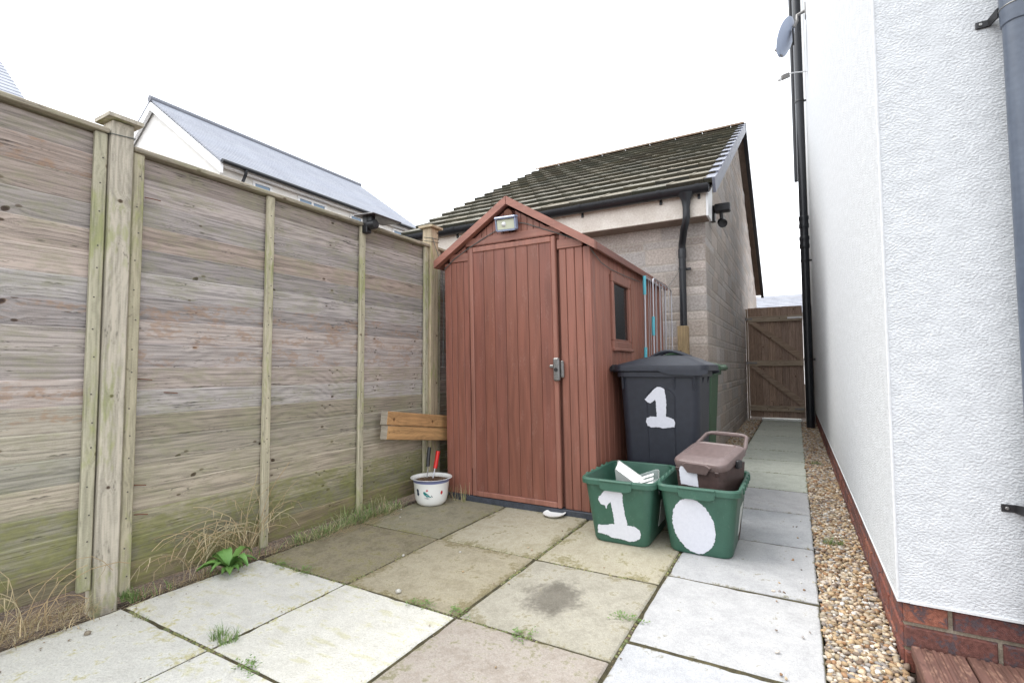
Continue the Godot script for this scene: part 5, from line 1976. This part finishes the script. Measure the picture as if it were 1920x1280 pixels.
func recycling_box(label: String, p: Vector3, turn: float) -> Node3D:
	var t := thing("recycling_box", label, "recycling box", p, "green recycling boxes", turn)
	var b := MB.new()
	var rings := []
	for q in [[0.0, 0.270, 0.415], [0.010, 0.286, 0.430], [0.15, 0.318, 0.475], [0.30, 0.352, 0.520]]:
		rings.append(rrect(0, 0, q[1], q[2], 0.045, q[0], 6))
	b.loft(rings, true, true, false)
	var inn := []
	for q in [[0.325, 0.350, 0.518], [0.15, 0.310, 0.467], [0.012, 0.275, 0.42]]:
		inn.append(rrect(0, 0, q[1], q[2], 0.042, q[0], 6))
	b.loft(inn, true, false, true, true)
	part(b, "tub", M.box_green, t, true)
	b = MB.new()
	var prof := [[0.300, 0.352, 0.520], [0.298, 0.380, 0.548], [0.300, 0.386, 0.554], [0.322, 0.388, 0.556], [0.330, 0.380, 0.548], [0.330, 0.362, 0.530], [0.325, 0.351, 0.519]]
	rings = []
	for q in prof:
		rings.append(rrect(0, 0, q[1], q[2], 0.055, q[0], 6))
	for i in rings.size() - 1:
		b.loft([rings[i], rings[i + 1]], true, false, false, false, true)
	part(b, "rim", M.box_green, t, true)
	# lifting handle at the front and the back
	for s in [1.0, -1.0]:
		b = MB.new()
		b.prism(PackedVector2Array([Vector2(-0.085, 0.318), Vector2(-0.080, 0.285), Vector2(-0.055, 0.276), Vector2(0.055, 0.276), Vector2(0.080, 0.285), Vector2(0.085, 0.318)]), Vector3(0, 0, s * 0.277), Vector3.RIGHT, Vector3.UP, Vector3(0, 0, s), -0.006, 0.004)
		b.cbox(Vector3(-0.084, 0.3182, s * 0.279 - 0.007), Vector3(0.084, 0.3285, s * 0.279 + 0.007), 0.003)
		part(b, "handle", M.box_green, t, true)
	for s in [1.0, -1.0]:
		for i in 5:
			b = MB.new()
			var z := -0.16 + i * 0.08
			b.cbox(Vector3(s * 0.1935 - 0.006, 0.3, z - 0.012), Vector3(s * 0.1935 + 0.006, 0.3335, z + 0.012), 0.003)
			part(b, "lid_clip", M.box_green, t, true)
	# pale sticker on the side
	b = MB.new()
	b.hexa([Vector3(0.1485, 0.06, -0.12), Vector3(0.1500, 0.06, -0.12), Vector3(0.1500, 0.06, 0.02), Vector3(0.1485, 0.06, 0.02), Vector3(0.1655, 0.20, -0.12), Vector3(0.1672, 0.20, -0.12), Vector3(0.1672, 0.20, 0.02), Vector3(0.1655, 0.20, 0.02)])
	part(b, "sticker", M.sticker, t, true)
	return t


func caddy() -> void:
	var p := Vector3(-0.405, 0.046, -2.80)
	var t := thing("food_caddy", "brown food waste caddy with its handle up in the right box", "food caddy", p, "", -0.32)
	var b := MB.new()
	var rings := []
	for q in [[-0.033, 0.22, 0.21], [0.0, 0.23, 0.22], [0.36, 0.275, 0.265]]:
		rings.append(rrect(0, 0, q[1], q[2], 0.04, q[0]))
	b.loft(rings, true, true, true)
	part(b, "body", M.caddy_dark, t, true)
	# lid: hinged at the back, slightly raised there
	var tilt := Transform3D(Basis(Vector3.RIGHT, 0.26), Vector3(0, 0.398, 0.0))
	b = MB.new()
	b.xf = tilt
	b.loft([rrect(0, 0.004, 0.286, 0.280, 0.05, -0.026), rrect(0, 0.004, 0.289, 0.283, 0.05, -0.004), rrect(0, 0.004, 0.278, 0.272, 0.048, 0.006)], true, true, false)
	b.loft([rrect(0, 0.004, 0.278, 0.272, 0.048, 0.006), rrect(0, 0.004, 0.25, 0.245, 0.04, 0.014), rrect(0, -0.01, 0.215, 0.185, 0.03, 0.020)], true, false, false)
	b.loft([rrect(0, -0.01, 0.215, 0.185, 0.03, 0.020), rrect(0, -0.01, 0.20, 0.17, 0.025, 0.015)], true, false, true, true)
	var lid := part(b, "lid", M.caddy_brown, t, true)
	b = MB.new()
	b.xf = tilt
	b.prism(PackedVector2Array([Vector2(-0.075, -0.005), Vector2(-0.05, 0.008), Vector2(0.05, 0.008), Vector2(0.075, -0.005), Vector2(0.05, -0.042), Vector2(-0.05, -0.042)]), Vector3(0, 0, 0.1455), Vector3.RIGHT, Vector3.UP, Vector3.BACK, 0.001, 0.014)
	part(b, "front_tab", M.caddy_brown, lid, true)
	b = MB.new()
	b.xf = tilt
	for x in [-0.11, 0.10]:
		b.cbox(Vector3(x - 0.012, -0.05, 0.141), Vector3(x + 0.012, -0.026, 0.149), 0.003)
	part(b, "catches", M.caddy_dark, lid, true)
	# raised handle behind the lid
	b = MB.new()
	var h := [Vector3(-0.140, 0.37, -0.02), Vector3(-0.130, 0.43, -0.13), Vector3(-0.110, 0.475, -0.195), Vector3(-0.085, 0.482, -0.205), Vector3(0.085, 0.482, -0.205), Vector3(0.11, 0.475, -0.195), Vector3(0.130, 0.43, -0.13), Vector3(0.140, 0.37, -0.02)]
	b.tube(h, 0.0105, 8)
	b.cbox(Vector3(-0.07, 0.471, -0.212), Vector3(0.07, 0.493, -0.196), 0.004)
	part(b, "handle", M.caddy_brown, t, true)
	b = MB.new()
	for x in [-0.150, 0.150]:
		b.cbox(Vector3(x - 0.010, 0.345, -0.02), Vector3(x + 0.010, 0.385, 0.02), 0.004)
	part(b, "pivot", M.black_plastic, t, true)
	var pts := []
	for q in [[-0.045, 0.0], [-0.045, 0.022], [-0.03, 0.036], [0.0, 0.044], [0.03, 0.036], [0.048, 0.024], [0.052, 0.0], [0.056, -0.06], [-0.04, -0.06]]:
		pts.append(Vector2(q[0] - 0.055, q[1]))
	painted(t, "paint_patch", brushed(pts, 0.0015, 0.008), Vector3(0, 0.308, 0.1305), Vector3.RIGHT, Vector3(0, 1, 0.066).normalized(), true)


# ---------------------------------------------------------------- small things
func bent(pts: Array, r: float) -> Array:
	# rounds the corners of a closed or open polyline
	var out := [pts[0]]
	for i in range(1, pts.size() - 1):
		var a: Vector3 = (pts[i - 1] - pts[i]).normalized() * r
		var b: Vector3 = (pts[i + 1] - pts[i]).normalized() * r
		for k in 5:
			var f := k / 4.0
			out.append((pts[i] + a * (1 - f)).lerp(pts[i] + b * f, f) if false else pts[i] + a * (1 - f) * (1 - f) + b * f * f)
	out.append(pts[-1])
	return out


func small_things() -> void:
	# folded clothes airer on its side against the shed wall
	var t := thing("clothes_airer", "folded wire clothes airer with teal corners against the shed", "clothes airer", Vector3(-1.0, 0, -4.3))
	var b: MB
	var frames := [[-1.026, -3.93, -4.45], [-1.004, -3.86, -4.55], [-0.980, -4.02, -4.70]]
	for k in 3:
		var f: Array = frames[k]
		var y1: float = [1.63, 1.60, 1.615][k]
		var y0: float = [0.02, 0.02, 0.02][k]
		b = MB.new()
		var loop := [Vector3(f[0], 0.8, f[1]), Vector3(f[0], y1, f[1]), Vector3(f[0], y1 - 0.01, f[2]), Vector3(f[0], y0, f[2]), Vector3(f[0], y0, f[1]), Vector3(f[0], 0.8, f[1])]
		b.tube(bent(loop, 0.05), 0.0065, 8)
		var fr := part(b, "frame", M.airer_wire, t)
		b = MB.new()
		var n := 5 if k == 2 else 3
		for i in n:
			var z: float = lerpf(f[1], f[2], (i + 1.0) / (n + 1.0))
			b.tube([Vector3(f[0], y0, z), Vector3(f[0], y1 - 0.004, z)], 0.0025, 6)
		part(b, "rods", M.airer_wire, fr)
	b = MB.new()
	for q in [[-1.004, 1.46, 1.605, -3.86], [-1.004, 0.90, 1.05, -3.86], [-0.980, 1.15, 1.30, -4.02], [-0.980, 0.3, 0.45, -4.02]]:
		b.tube([Vector3(q[0], q[1], q[3] + 0.004), Vector3(q[0], (q[1] + q[2]) / 2, q[3] + 0.008), Vector3(q[0], q[2], q[3] + 0.004)], 0.0125, 10)
	part(b, "corner_grips", M.teal_plastic, t)

	# enamel chamber pot with tools
	var P := Vector3(-2.135, 0.0, -2.660)
	var SC := 0.84
	var small := Transform3D(Basis.from_scale(Vector3.ONE * SC), P * (1.0 - SC))
	t = thing("enamel_pot", "white enamel pot with blue rim and flower decals beside the shed", "pot", P)
	var prof := [Vector2(0.0, 0.004), Vector2(0.085, 0.0), Vector2(0.10, 0.004), Vector2(0.117, 0.022), Vector2(0.126, 0.05), Vector2(0.132, 0.09), Vector2(0.137, 0.15), Vector2(0.141, 0.178)]
	b = MB.new()
	b.xf = small
	b.lathe(P, prof, 44)
	b.lathe(P, [Vector2(0.137, 0.196), Vector2(0.133, 0.15), Vector2(0.128, 0.09), Vector2(0.11, 0.02), Vector2(0.0, 0.012)], 44)
	part(b, "bowl", M.enamel, t)
	b = MB.new()
	b.xf = small
	b.lathe(P, [Vector2(0.1412, 0.178), Vector2(0.143, 0.19), Vector2(0.152, 0.200), Vector2(0.163, 0.204), Vector2(0.1645, 0.207)], 44)
	part(b, "blue_band", M.enamel_blue, t)
	b = MB.new()
	b.xf = small
	b.lathe(P, [Vector2(0.1645, 0.207), Vector2(0.163, 0.2095), Vector2(0.152, 0.207), Vector2(0.137, 0.196)], 44)
	part(b, "rim", M.enamel, t)
	b = MB.new()
	b.xf = small
	b.xf = Transform3D(Basis.from_scale(Vector3.ONE * SC), P)
	var hand := []
	for i in 9:
		var a := -PI / 2 + PI * i / 8.0
		hand.append(Vector3(-0.137 - cos(a) * 0.035, 0.115 + sin(a) * 0.045, -0.05))
	b.tube(hand, 0.006, 8)
	part(b, "handle", M.enamel, t)
	# decals follow the bowl's curve; angle 0 faces the camera
	var face := atan2(-P.z, -P.x)
	for q in [["decal_teal", [[-0.034, 0.112], [-0.030, 0.122], [-0.018, 0.120], [-0.012, 0.112], [0.004, 0.104], [0.012, 0.094], [0.024, 0.084], [0.034, 0.078], [0.022, 0.078], [0.010, 0.082], [-0.006, 0.080], [-0.016, 0.090], [-0.026, 0.096], [-0.030, 0.104]], -0.03],
			["decal_pink", [[-0.012, 0.130], [-0.007, 0.138], [0.002, 0.138], [0.006, 0.131], [0.002, 0.124], [-0.008, 0.124]], -0.03],
			["decal_dark", [[0.026, 0.098], [0.034, 0.090], [0.042, 0.080], [0.036, 0.080], [0.030, 0.088]], -0.03],
			["decal_dark", [[-0.03, 0.072], [0.0, 0.068], [0.02, 0.070], [0.0, 0.073]], -0.03],
			["decal_red", [[-0.010, 0.100], [-0.008, 0.116], [0.000, 0.124], [0.008, 0.118], [0.010, 0.104], [0.002, 0.094]], 0.082],
			["decal_dark", [[-0.014, 0.130], [0.0, 0.140], [0.012, 0.128], [0.010, 0.112], [0.016, 0.098], [0.006, 0.084], [-0.012, 0.092], [-0.008, 0.108]], -0.115]]:
		b = MB.new()
		b.xf = small
		var poly := PackedVector2Array()
		for c in q[1]:
			poly.append(Vector2(c[0], c[1]))
		var ids := Geometry2D.triangulate_polygon(poly)
		for i in range(0, ids.size(), 3):
			var w := []
			for j in 3:
				var v := poly[ids[i + j]]
				var a: float = face - (v.x + q[2]) / 0.134
				var r := lerpf(0.130, 0.139, (v.y - 0.06) / 0.09) + 0.0012
				w.append(P + Vector3(cos(a) * r, v.y, sin(a) * r))
			b.tri(w[0], w[1], w[2], P + Vector3(0, 0.1, 0))
		part(b, "decal", M[q[0]], t)
	# earth with dead stalks
	b = MB.new()
	b.xf = small
	b.lathe(P, [Vector2(0.135, 0.182), Vector2(0.09, 0.190), Vector2(0.03, 0.195), Vector2(0.0, 0.193)], 24)
	part(b, "earth", M.root_soil, t)
	b = MB.new()
	b.xf = small
	for i in 90:
		var a := rng.randf() * TAU
		var r := sqrt(rng.randf()) * 0.115
		var o := P + Vector3(cos(a) * r, 0.186, sin(a) * r)
		b.tint(vary(lin(0.40, 0.29, 0.18), 0.3))
		blade(b, o, Vector3(rng.randf_range(-0.03, 0.03), rng.randf_range(0.005, 0.03), rng.randf_range(-0.03, 0.03)), 0.0016, 0.4)
	part(b, "dead_stalks", M.dry_stem, t).set_meta("kind", "stuff")
	var q0 := P + Vector3(-0.005, 0.14, -0.015)
	t = thing("hand_fork", "hand fork with a red handle stuck upright in the enamel pot", "hand fork", q0)
	b = MB.new()
	b.tube([q0, q0 + Vector3(0.004, 0.075, -0.02), q0 + Vector3(0.005, 0.085, -0.024)], 0.0045, 8)
	part(b, "shank", M.airer_wire, t)
	b = MB.new()
	b.tube([q0 + Vector3(0.005, 0.083, -0.024), q0 + Vector3(0.007, 0.12, -0.033), q0 + Vector3(0.010, 0.195, -0.05)], 0.0135, 12)
	part(b, "handle", M.red_plastic, t)
	q0 = P + Vector3(-0.050, 0.14, -0.012)
	t = thing("trowel", "trowel with a black handle stuck upright in the enamel pot", "trowel", q0)
	b = MB.new()
	b.tube([q0, q0 + Vector3(-0.006, 0.08, -0.02), q0 + Vector3(-0.010, 0.095, -0.025)], 0.004, 8)
	part(b, "shank", M.dull_metal, t)
	b = MB.new()
	b.tube([q0 + Vector3(-0.010, 0.09, -0.024), q0 + Vector3(-0.016, 0.14, -0.035), q0 + Vector3(-0.022, 0.215, -0.055)], 0.013, 12)
	part(b, "handle", M.black_plastic, t)

	# two timbers lodged along the fence behind the shed corner
	var i2 := 0
	for y in [0.452, 0.543]:
		b = MB.new()
		b.tint(vary(lin(0.50, 0.29, 0.13), 0.05))
		b.grain(2, roff())
		b.xf = Transform3D(Basis.from_euler(Vector3(-0.13, -0.035, 0)), Vector3(-2.265, y, -2.345))
		b.cbox(Vector3(-0.027, 0.0, -1.6), Vector3(0.028, 0.086, 0.0), 0.004)
		var o := thing("timber_length", ["lower of two orange-brown timbers wedged along the fence", "upper of two orange-brown timbers wedged along the fence"][i2], "timber", Vector3(-2.265, y, -2.345), "two timbers against the fence")
		part(b, "beam", M.brown_timber, o)
		b = MB.new()
		b.tint(lin(0.42, 0.37, 0.30))
		b.grain(2, roff())
		b.xf = Transform3D(Basis.from_euler(Vector3(-0.13, -0.035, 0)), Vector3(-2.265, y, -2.345))
		b.cbox(Vector3(-0.027, 0.0, 0.0003), Vector3(0.028, 0.086, 0.004), 0.001)
		part(b, "end_grain", M.brown_timber, o)
		i2 += 1
	# saucer-like white lid under the shed's front edge
	b = MB.new()
	b.xf = Transform3D(Basis.from_euler(Vector3(0.06, 0.3, 0.05)), Vector3(-1.30, 0.006, -2.80))
	b.lathe(Vector3.ZERO, [Vector2(0, 0.004), Vector2(0.05, 0.005), Vector2(0.068, 0.014), Vector2(0.071, 0.013), Vector2(0.053, 0.0), Vector2(0.0, 0.0)], 28)
	single(b, "plastic_lid", M.tray_white, "white plastic lid lying against the shed base", "lid", Vector3(-1.30, 0, -2.80))
	# pale pebbles on the slabs
	var k2 := 0
	for q in [[-1.415, -1.555, 0.012], [-1.45, -2.03, 0.006], [-2.10, -2.32, 0.006], [-2.21, -2.45, 0.005], [-1.662, -1.86, 0.008], [-2.12, -0.80, 0.011]]:
		b = MB.new()
		b.xf = Transform3D(Basis.from_euler(Vector3(0.2, k2 * 1.3, 0.1)).scaled_local(Vector3(1.2, 0.6, 0.9) * q[2]), Vector3(q[0], q[2] * 0.5, q[1]))
		var rr := []
		for i in 6:
			var ph := -PI / 2 + PI * i / 5.0
			var ring := PackedVector3Array()
			for j in 8:
				var a := TAU * j / 8
				var s := 1.0 + 0.18 * sin(j * 2.3 + i * 1.7 + k2)
				ring.append(Vector3(cos(a) * maxf(cos(ph), 0.02) * s, sin(ph), sin(a) * maxf(cos(ph), 0.02) * s))
			rr.append(ring)
		b.loft(rr)
		single(b, "pebble", M.pale_stone if k2 < 5 else M.mortar, ["chunky white pebble on the edge of the cream slab", "small white pebble near the far edge of the tan slab", "small white pebble near the enamel pot on olive slab", "tiny white pebble beside the grass at the fence", "white chip lying in the joint beside the olive slab", "greenish pebble on the nearest slab by the fence"][k2], "pebble", Vector3(q[0], 0, q[1]), "stray pebbles on the patio")
		k2 += 1


# ---------------------------------------------------------------- plants
# a tapering blade that bends over; d is the tip offset
func blade(b: MB, o: Vector3, d: Vector3, w: float, bend: float) -> void:
	var side := Vector3(-d.z, 0, d.x)
	if side.length() < 1e-4:
		side = Vector3.RIGHT
	side = side.normalized().rotated(Vector3.UP, rng.randf_range(-0.8, 0.8))
	var n := 4
	var prev := []
	for i in n + 1:
		var f := float(i) / n
		var p := o + Vector3(d.x * pow(f, 1.0 + bend), d.y * (f if bend < 0.9 else sin(f * PI * 0.62) / sin(PI * 0.62)), d.z * pow(f, 1.0 + bend))
		var ww := w * (1.0 - f * 0.88)
		var cur := [p - side * ww, p + side * ww]
		if i > 0:
			var nn: Vector3 = (cur[0] - prev[0]).cross(side).normalized()
			b.trin(prev[0], prev[1], cur[1], nn, nn, nn)
			b.trin(prev[0], cur[1], cur[0], nn, nn, nn)
		prev = cur


func tuft(b: MB, o: Vector3, n: int, h: float, spread: float, cols: Array, w := 0.0018) -> void:
	for i in n:
		var a := rng.randf() * TAU
		var r := rng.randf() * spread * 0.35
		var l := h * rng.randf_range(0.45, 1.0)
		b.tint(vary(cols[rng.randi() % cols.size()], 0.2))
		blade(b, o + Vector3(cos(a) * r, 0, sin(a) * r), Vector3(cos(a) * spread * rng.randf_range(0.2, 1.0), l, sin(a) * spread * rng.randf_range(0.2, 1.0)), w * rng.randf_range(0.7, 1.3), rng.randf_range(0.2, 1.2))


# low weed: stems lying along the joint with little oval leaves
func sprig(b: MB, o: Vector3, n: int, reach: float) -> void:
	for i in n:
		var a := rng.randf() * TAU
		var l := reach * rng.randf_range(0.4, 1.0)
		var dir := Vector3(cos(a), 0, sin(a))
		b.tint(lin(0.16, 0.20, 0.06))
		blade(b, o, dir * l + Vector3(0, rng.randf_range(0.006, 0.022), 0), 0.0010, 0.2)
		var k := 5
		for j in k:
			var p := o + dir * l * (j + 1.0) / k + Vector3(0, 0.006 + rng.randf() * 0.012, 0)
			b.tint(vary(lin(0.13, 0.22, 0.055), 0.25))
			leaflet(b, p, dir.rotated(Vector3.UP, rng.randf_range(-1.4, 1.4)), rng.randf_range(0.007, 0.013), 0.5)


func leaflet(b: MB, o: Vector3, d: Vector3, l: float, wide: float) -> void:
	var s := d.cross(Vector3.UP).normalized() * l * wide * 0.5
	var up := Vector3(0, l * rng.randf_range(0.0, 0.4), 0)
	var mid := o + d * l * 0.5 + up
	var tip := o + d * l + up * 1.1
	var nn := Vector3.UP
	b.trin(o, mid + s, mid, nn, nn, nn)
	b.trin(o, mid, mid - s, nn, nn, nn)
	b.trin(mid + s, tip, mid, nn, nn, nn)
	b.trin(mid, tip, mid - s, nn, nn, nn)


func plants() -> void:
	var green := [lin(0.14, 0.23, 0.06), lin(0.19, 0.27, 0.09), lin(0.11, 0.18, 0.05)]
	var pale := [lin(0.28, 0.30, 0.14), lin(0.20, 0.26, 0.09), lin(0.36, 0.33, 0.18)]
	var straw := [lin(0.42, 0.33, 0.19), lin(0.48, 0.40, 0.25), lin(0.34, 0.25, 0.14), lin(0.27, 0.20, 0.11)]
	var b := MB.new()
	# grass growing along the fence foot
	for i in 110:
		var z := rng.randf_range(-1.75, -2.50)
		tuft(b, Vector3(-2.315 + rng.randf() * 0.085, -0.012, z), 9, (0.05 if z > -2.0 else 0.085) * rng.randf_range(0.5, 1.35), 0.10, green + pale + [straw[1]])
	for i in 40:
		var z := rng.randf_range(-1.0, -1.75)
		tuft(b, Vector3(-2.32 + rng.randf() * 0.06, -0.014, z), 6, 0.05, 0.05, green + straw)
	for i in 22:
		tuft(b, Vector3(rng.randf_range(-2.27, -1.95), -0.01, rng.randf_range(-2.80, -2.86) if i % 2 == 0 else -2.79), 5, 0.13, 0.05, pale + straw, 0.0013)
	var o := single(b, "grass", M.leaf, "thin green grass growing along the foot of the fence", "grass", Vector3(-2.3, 0, -2.1))
	o.set_meta("kind", "stuff")
	# matted dry grass
	b = MB.new()
	for i in 900:
		var z := rng.randf_range(-0.25, -0.88)
		var x := -2.36 + rng.randf() * rng.randf() * 0.20
		b.tint(vary(straw[rng.randi() % 4], 0.25))
		blade(b, Vector3(x, rng.randf_range(-0.012, 0.02), z), Vector3(rng.randf_range(-0.05, 0.10), rng.randf_range(-0.005, 0.055), rng.randf_range(-0.13, 0.13)), 0.0016, 1.0)
	for i in 480:
		var z := rng.randf_range(-0.98, -2.45)
		var x := -2.31 + rng.randf() * 0.085
		b.tint(vary(straw[rng.randi() % 4], 0.25))
		blade(b, Vector3(x, rng.randf_range(-0.012, 0.006), z), Vector3(rng.randf_range(-0.02, 0.06), rng.randf_range(0.0, 0.02), rng.randf_range(-0.12, 0.12)), 0.0013, 0.6)
	for i in 220:
		var z := rng.randf_range(-1.85, -2.4)
		b.tint(vary(straw[rng.randi() % 3], 0.25))
		blade(b, Vector3(-2.25 + rng.randf() * 0.10, 0.003, z), Vector3(rng.randf_range(-0.04, 0.05), rng.randf_range(0.0, 0.014), rng.randf_range(-0.14, 0.14)), 0.0012, 0.5)
	# crumbs of leaf and soil swept against the fence and into the joints
	for i in 420:
		var p := Vector3(-2.25 + rng.randf() * rng.randf() * 0.22, 0.002, rng.randf_range(-0.5, -2.75))
		if i % 3 == 0:
			p = Vector3([-0.516, -1.097, -1.667][rng.randi() % 3] + rng.randf_range(-0.02, 0.02), 0.002, rng.randf_range(-0.7, -2.75))
		b.tint(vary([lin(0.16, 0.11, 0.07), lin(0.24, 0.17, 0.10), lin(0.10, 0.075, 0.05)][rng.randi() % 3], 0.3))
		leaflet(b, p, Vector3(1, 0, 0).rotated(Vector3.UP, rng.randf() * TAU), rng.randf_range(0.004, 0.012), 0.6)
	o = single(b, "dry_grass", M.dry_stem, "matted dry straw-coloured grass lying at the foot of the fence", "grass", Vector3(-2.33, 0, -0.7))
	o.set_meta("kind", "stuff")
	# tall dead stems leaning on the fence
	var idx := 0
	for q in [[-1.24, 0.30, 12], [-1.47, 0.36, 24], [-0.66, 0.32, 12]]:
		b = MB.new()
		for i in q[2]:
			b.tint(vary(straw[rng.randi() % 3], 0.15))
			var z: float = q[0] + rng.randf_range(-0.06, 0.06)
			var h: float = q[1] * rng.randf_range(0.6, 1.0)
			var lean := rng.randf_range(-0.16, 0.20)
			var p0 := Vector3(-2.31 + rng.randf() * 0.03, -0.01, z)
			var pth := [p0]
			var dir := Vector3(0.02, 1.0, lean * 1.6).normalized()
			var curl := rng.randf_range(0.10, 0.34) * signf(lean)
			for j in 9:
				dir = dir.rotated(Vector3.RIGHT, curl * (0.25 + j * 0.16) + rng.randf_range(-0.28, 0.28)).normalized()
				dir.x = rng.randf_range(-0.12, 0.22)
				var nx: Vector3 = pth[-1] + dir * h * 0.15
				nx.x = clampf(nx.x, -2.325, -2.17)
				nx.y = maxf(nx.y, 0.004)
				pth.append(nx)
			b.tube(pth, rng.randf_range(0.0008, 0.0016), 5)
			for j in 4:
				blade(b, pth[4 + j], Vector3(rng.randf_range(-0.03, 0.03), rng.randf_range(-0.09, -0.02), rng.randf_range(-0.05, 0.05)), 0.0018, 0.8)
		single(b, "dead_stems", M.dry_stem, ["thin dead plant stems against the fence right of the post", "tangled dead plant stems above the leafy green weed", "dead grass stems leaning on the left fence panel"][idx], "dead plant", Vector3(-2.3, 0, q[0]), "dead stems along the fence")
		idx += 1
	# leafy green rosette
	b = MB.new()
	var c := Vector3(-2.215, 0.0, -1.345)
	var t := thing("leafy_weed", "leafy green rosette weed growing between fence and slab", "weed", c)
	for i in 26:
		var a := rng.randf() * TAU
		var l := rng.randf_range(0.06, 0.125)
		b = MB.new()
		b.tint(vary(lin(0.13, 0.255, 0.06), 0.2))
		var dir := Vector3(cos(a), 0, sin(a))
		var s := dir.cross(Vector3.UP)
		var rows := []
		var rng_lift := rng.randf_range(0.2, 0.6)
		for k in 6:
			var f := k / 5.0
			var w := l * 0.17 * sin(PI * pow(f, 0.8) * 0.93 + 0.12)
			var p := c + dir * l * f + Vector3(0, 0.012 + sin(f * 2.7) * l * rng_lift, 0)
			rows.append(PackedVector3Array([p - s * w + Vector3(0, 0.006, 0), p, p + s * w + Vector3(0, 0.006, 0)]))
		b.loft(rows, false)
		part(b, "leaf", M.leaf, t)
	# weeds and tufts in the joints
	var spots := [["grass_tuft", -1.685, -1.005, "bright green grass tuft at the crossing of the cream slabs", 1], ["weed", -1.92, -1.505, "spreading green weed on the near joint of the olive slab", 0], ["weed", -1.11, -1.535, "small weed where four slabs meet near the picture's centre", 0],
		["weed", -0.83, -1.51, "small weed in the joint below the stained slab", 0], ["weed", -1.27, -1.52, "weed in the joint at the cream slab's far edge", 0], ["grass_tuft", -2.08, -0.945, "yellowish moss tuft in the joint beside the nearest fence post", 2],
		["grass_tuft", 0.13, -3.02, "thin green grass tuft in the gravel nearer the camera", 1], ["grass_tuft", 0.135, -5.35, "dense green grass tuft in the gravel further away", 1], ["weed", -0.545, -1.79, "tiny weed in the long joint beside the grey path slabs", 0],
		["weed", -1.46, -0.95, "weed in the joint at the picture's bottom edge between cream slabs", 0], ["grass_tuft", -2.315, -1.0, "green sprout at the foot of the near fence post", 1], ["weed", -2.06, -1.50, "weed at the fence end of the olive slab's near joint", 0]]
	for q in spots:
		b = MB.new()
		var p := Vector3(q[1], -0.008, q[2])
		if q[4] == 1:
			for i in 7:
				tuft(b, p + Vector3(rng.randf_range(-0.045, 0.045), 0, rng.randf_range(-0.025, 0.025)), 16, 0.05, 0.035, green, 0.0015)
		elif q[4] == 2:
			for i in 6:
				tuft(b, p + Vector3(rng.randf_range(-0.04, 0.04), 0, rng.randf_range(-0.015, 0.015)), 12, 0.022, 0.02, pale, 0.0013)
		else:
			sprig(b, p + Vector3(0.02, 0.002, 0), 8, 0.055)
			sprig(b, p + Vector3(-0.025, 0.002, 0.0), 7, 0.045)
		single(b, q[0], M.leaf, q[3], "weed", p, "weeds in the paving joints")
	# moss filling parts of the joints
	b = MB.new()
	for i in 1600:
		var p := Vector3.ZERO
		match rng.randi() % 6:
			0: p = Vector3(rng.randf_range(-2.2, -0.52), 0, -1.515)
			1: p = Vector3(rng.randf_range(-2.2, -0.52), 0, -2.14)
			2: p = Vector3(-0.516, 0, rng.randf_range(-2.7, -0.7))
			3: p = Vector3(-1.097, 0, rng.randf_range(-2.8, -1.5))
			4: p = Vector3(-1.667, 0, rng.randf_range(-2.8, -0.6))
			5: p = Vector3(rng.randf_range(-2.2, -1.1), 0, -0.955)
		var n := noise(3.0, 9, 2).get_noise_2d(p.x, p.z)
		if n < -0.05:
			continue
		b.tint(vary([lin(0.16, 0.17, 0.06), lin(0.21, 0.20, 0.08), lin(0.12, 0.14, 0.05), lin(0.10, 0.075, 0.05)][rng.randi() % 4], 0.25))
		b.xf = Transform3D(Basis().scaled(Vector3(rng.randf_range(0.004, 0.009), rng.randf_range(0.003, 0.006), rng.randf_range(0.004, 0.009))), p + Vector3(rng.randf_range(-0.003, 0.003), -0.008, rng.randf_range(-0.003, 0.003)))
		b.lathe(Vector3.ZERO, [Vector2(1.0, 0.0), Vector2(0.8, 0.6), Vector2(0.35, 0.95), Vector2(0.0, 1.0)], 6)
	o = single(b, "moss", M.leaf, "green moss growing in the joints between the patio slabs", "moss", Vector3(-1.4, 0, -1.5))
	o.set_meta("kind", "stuff")
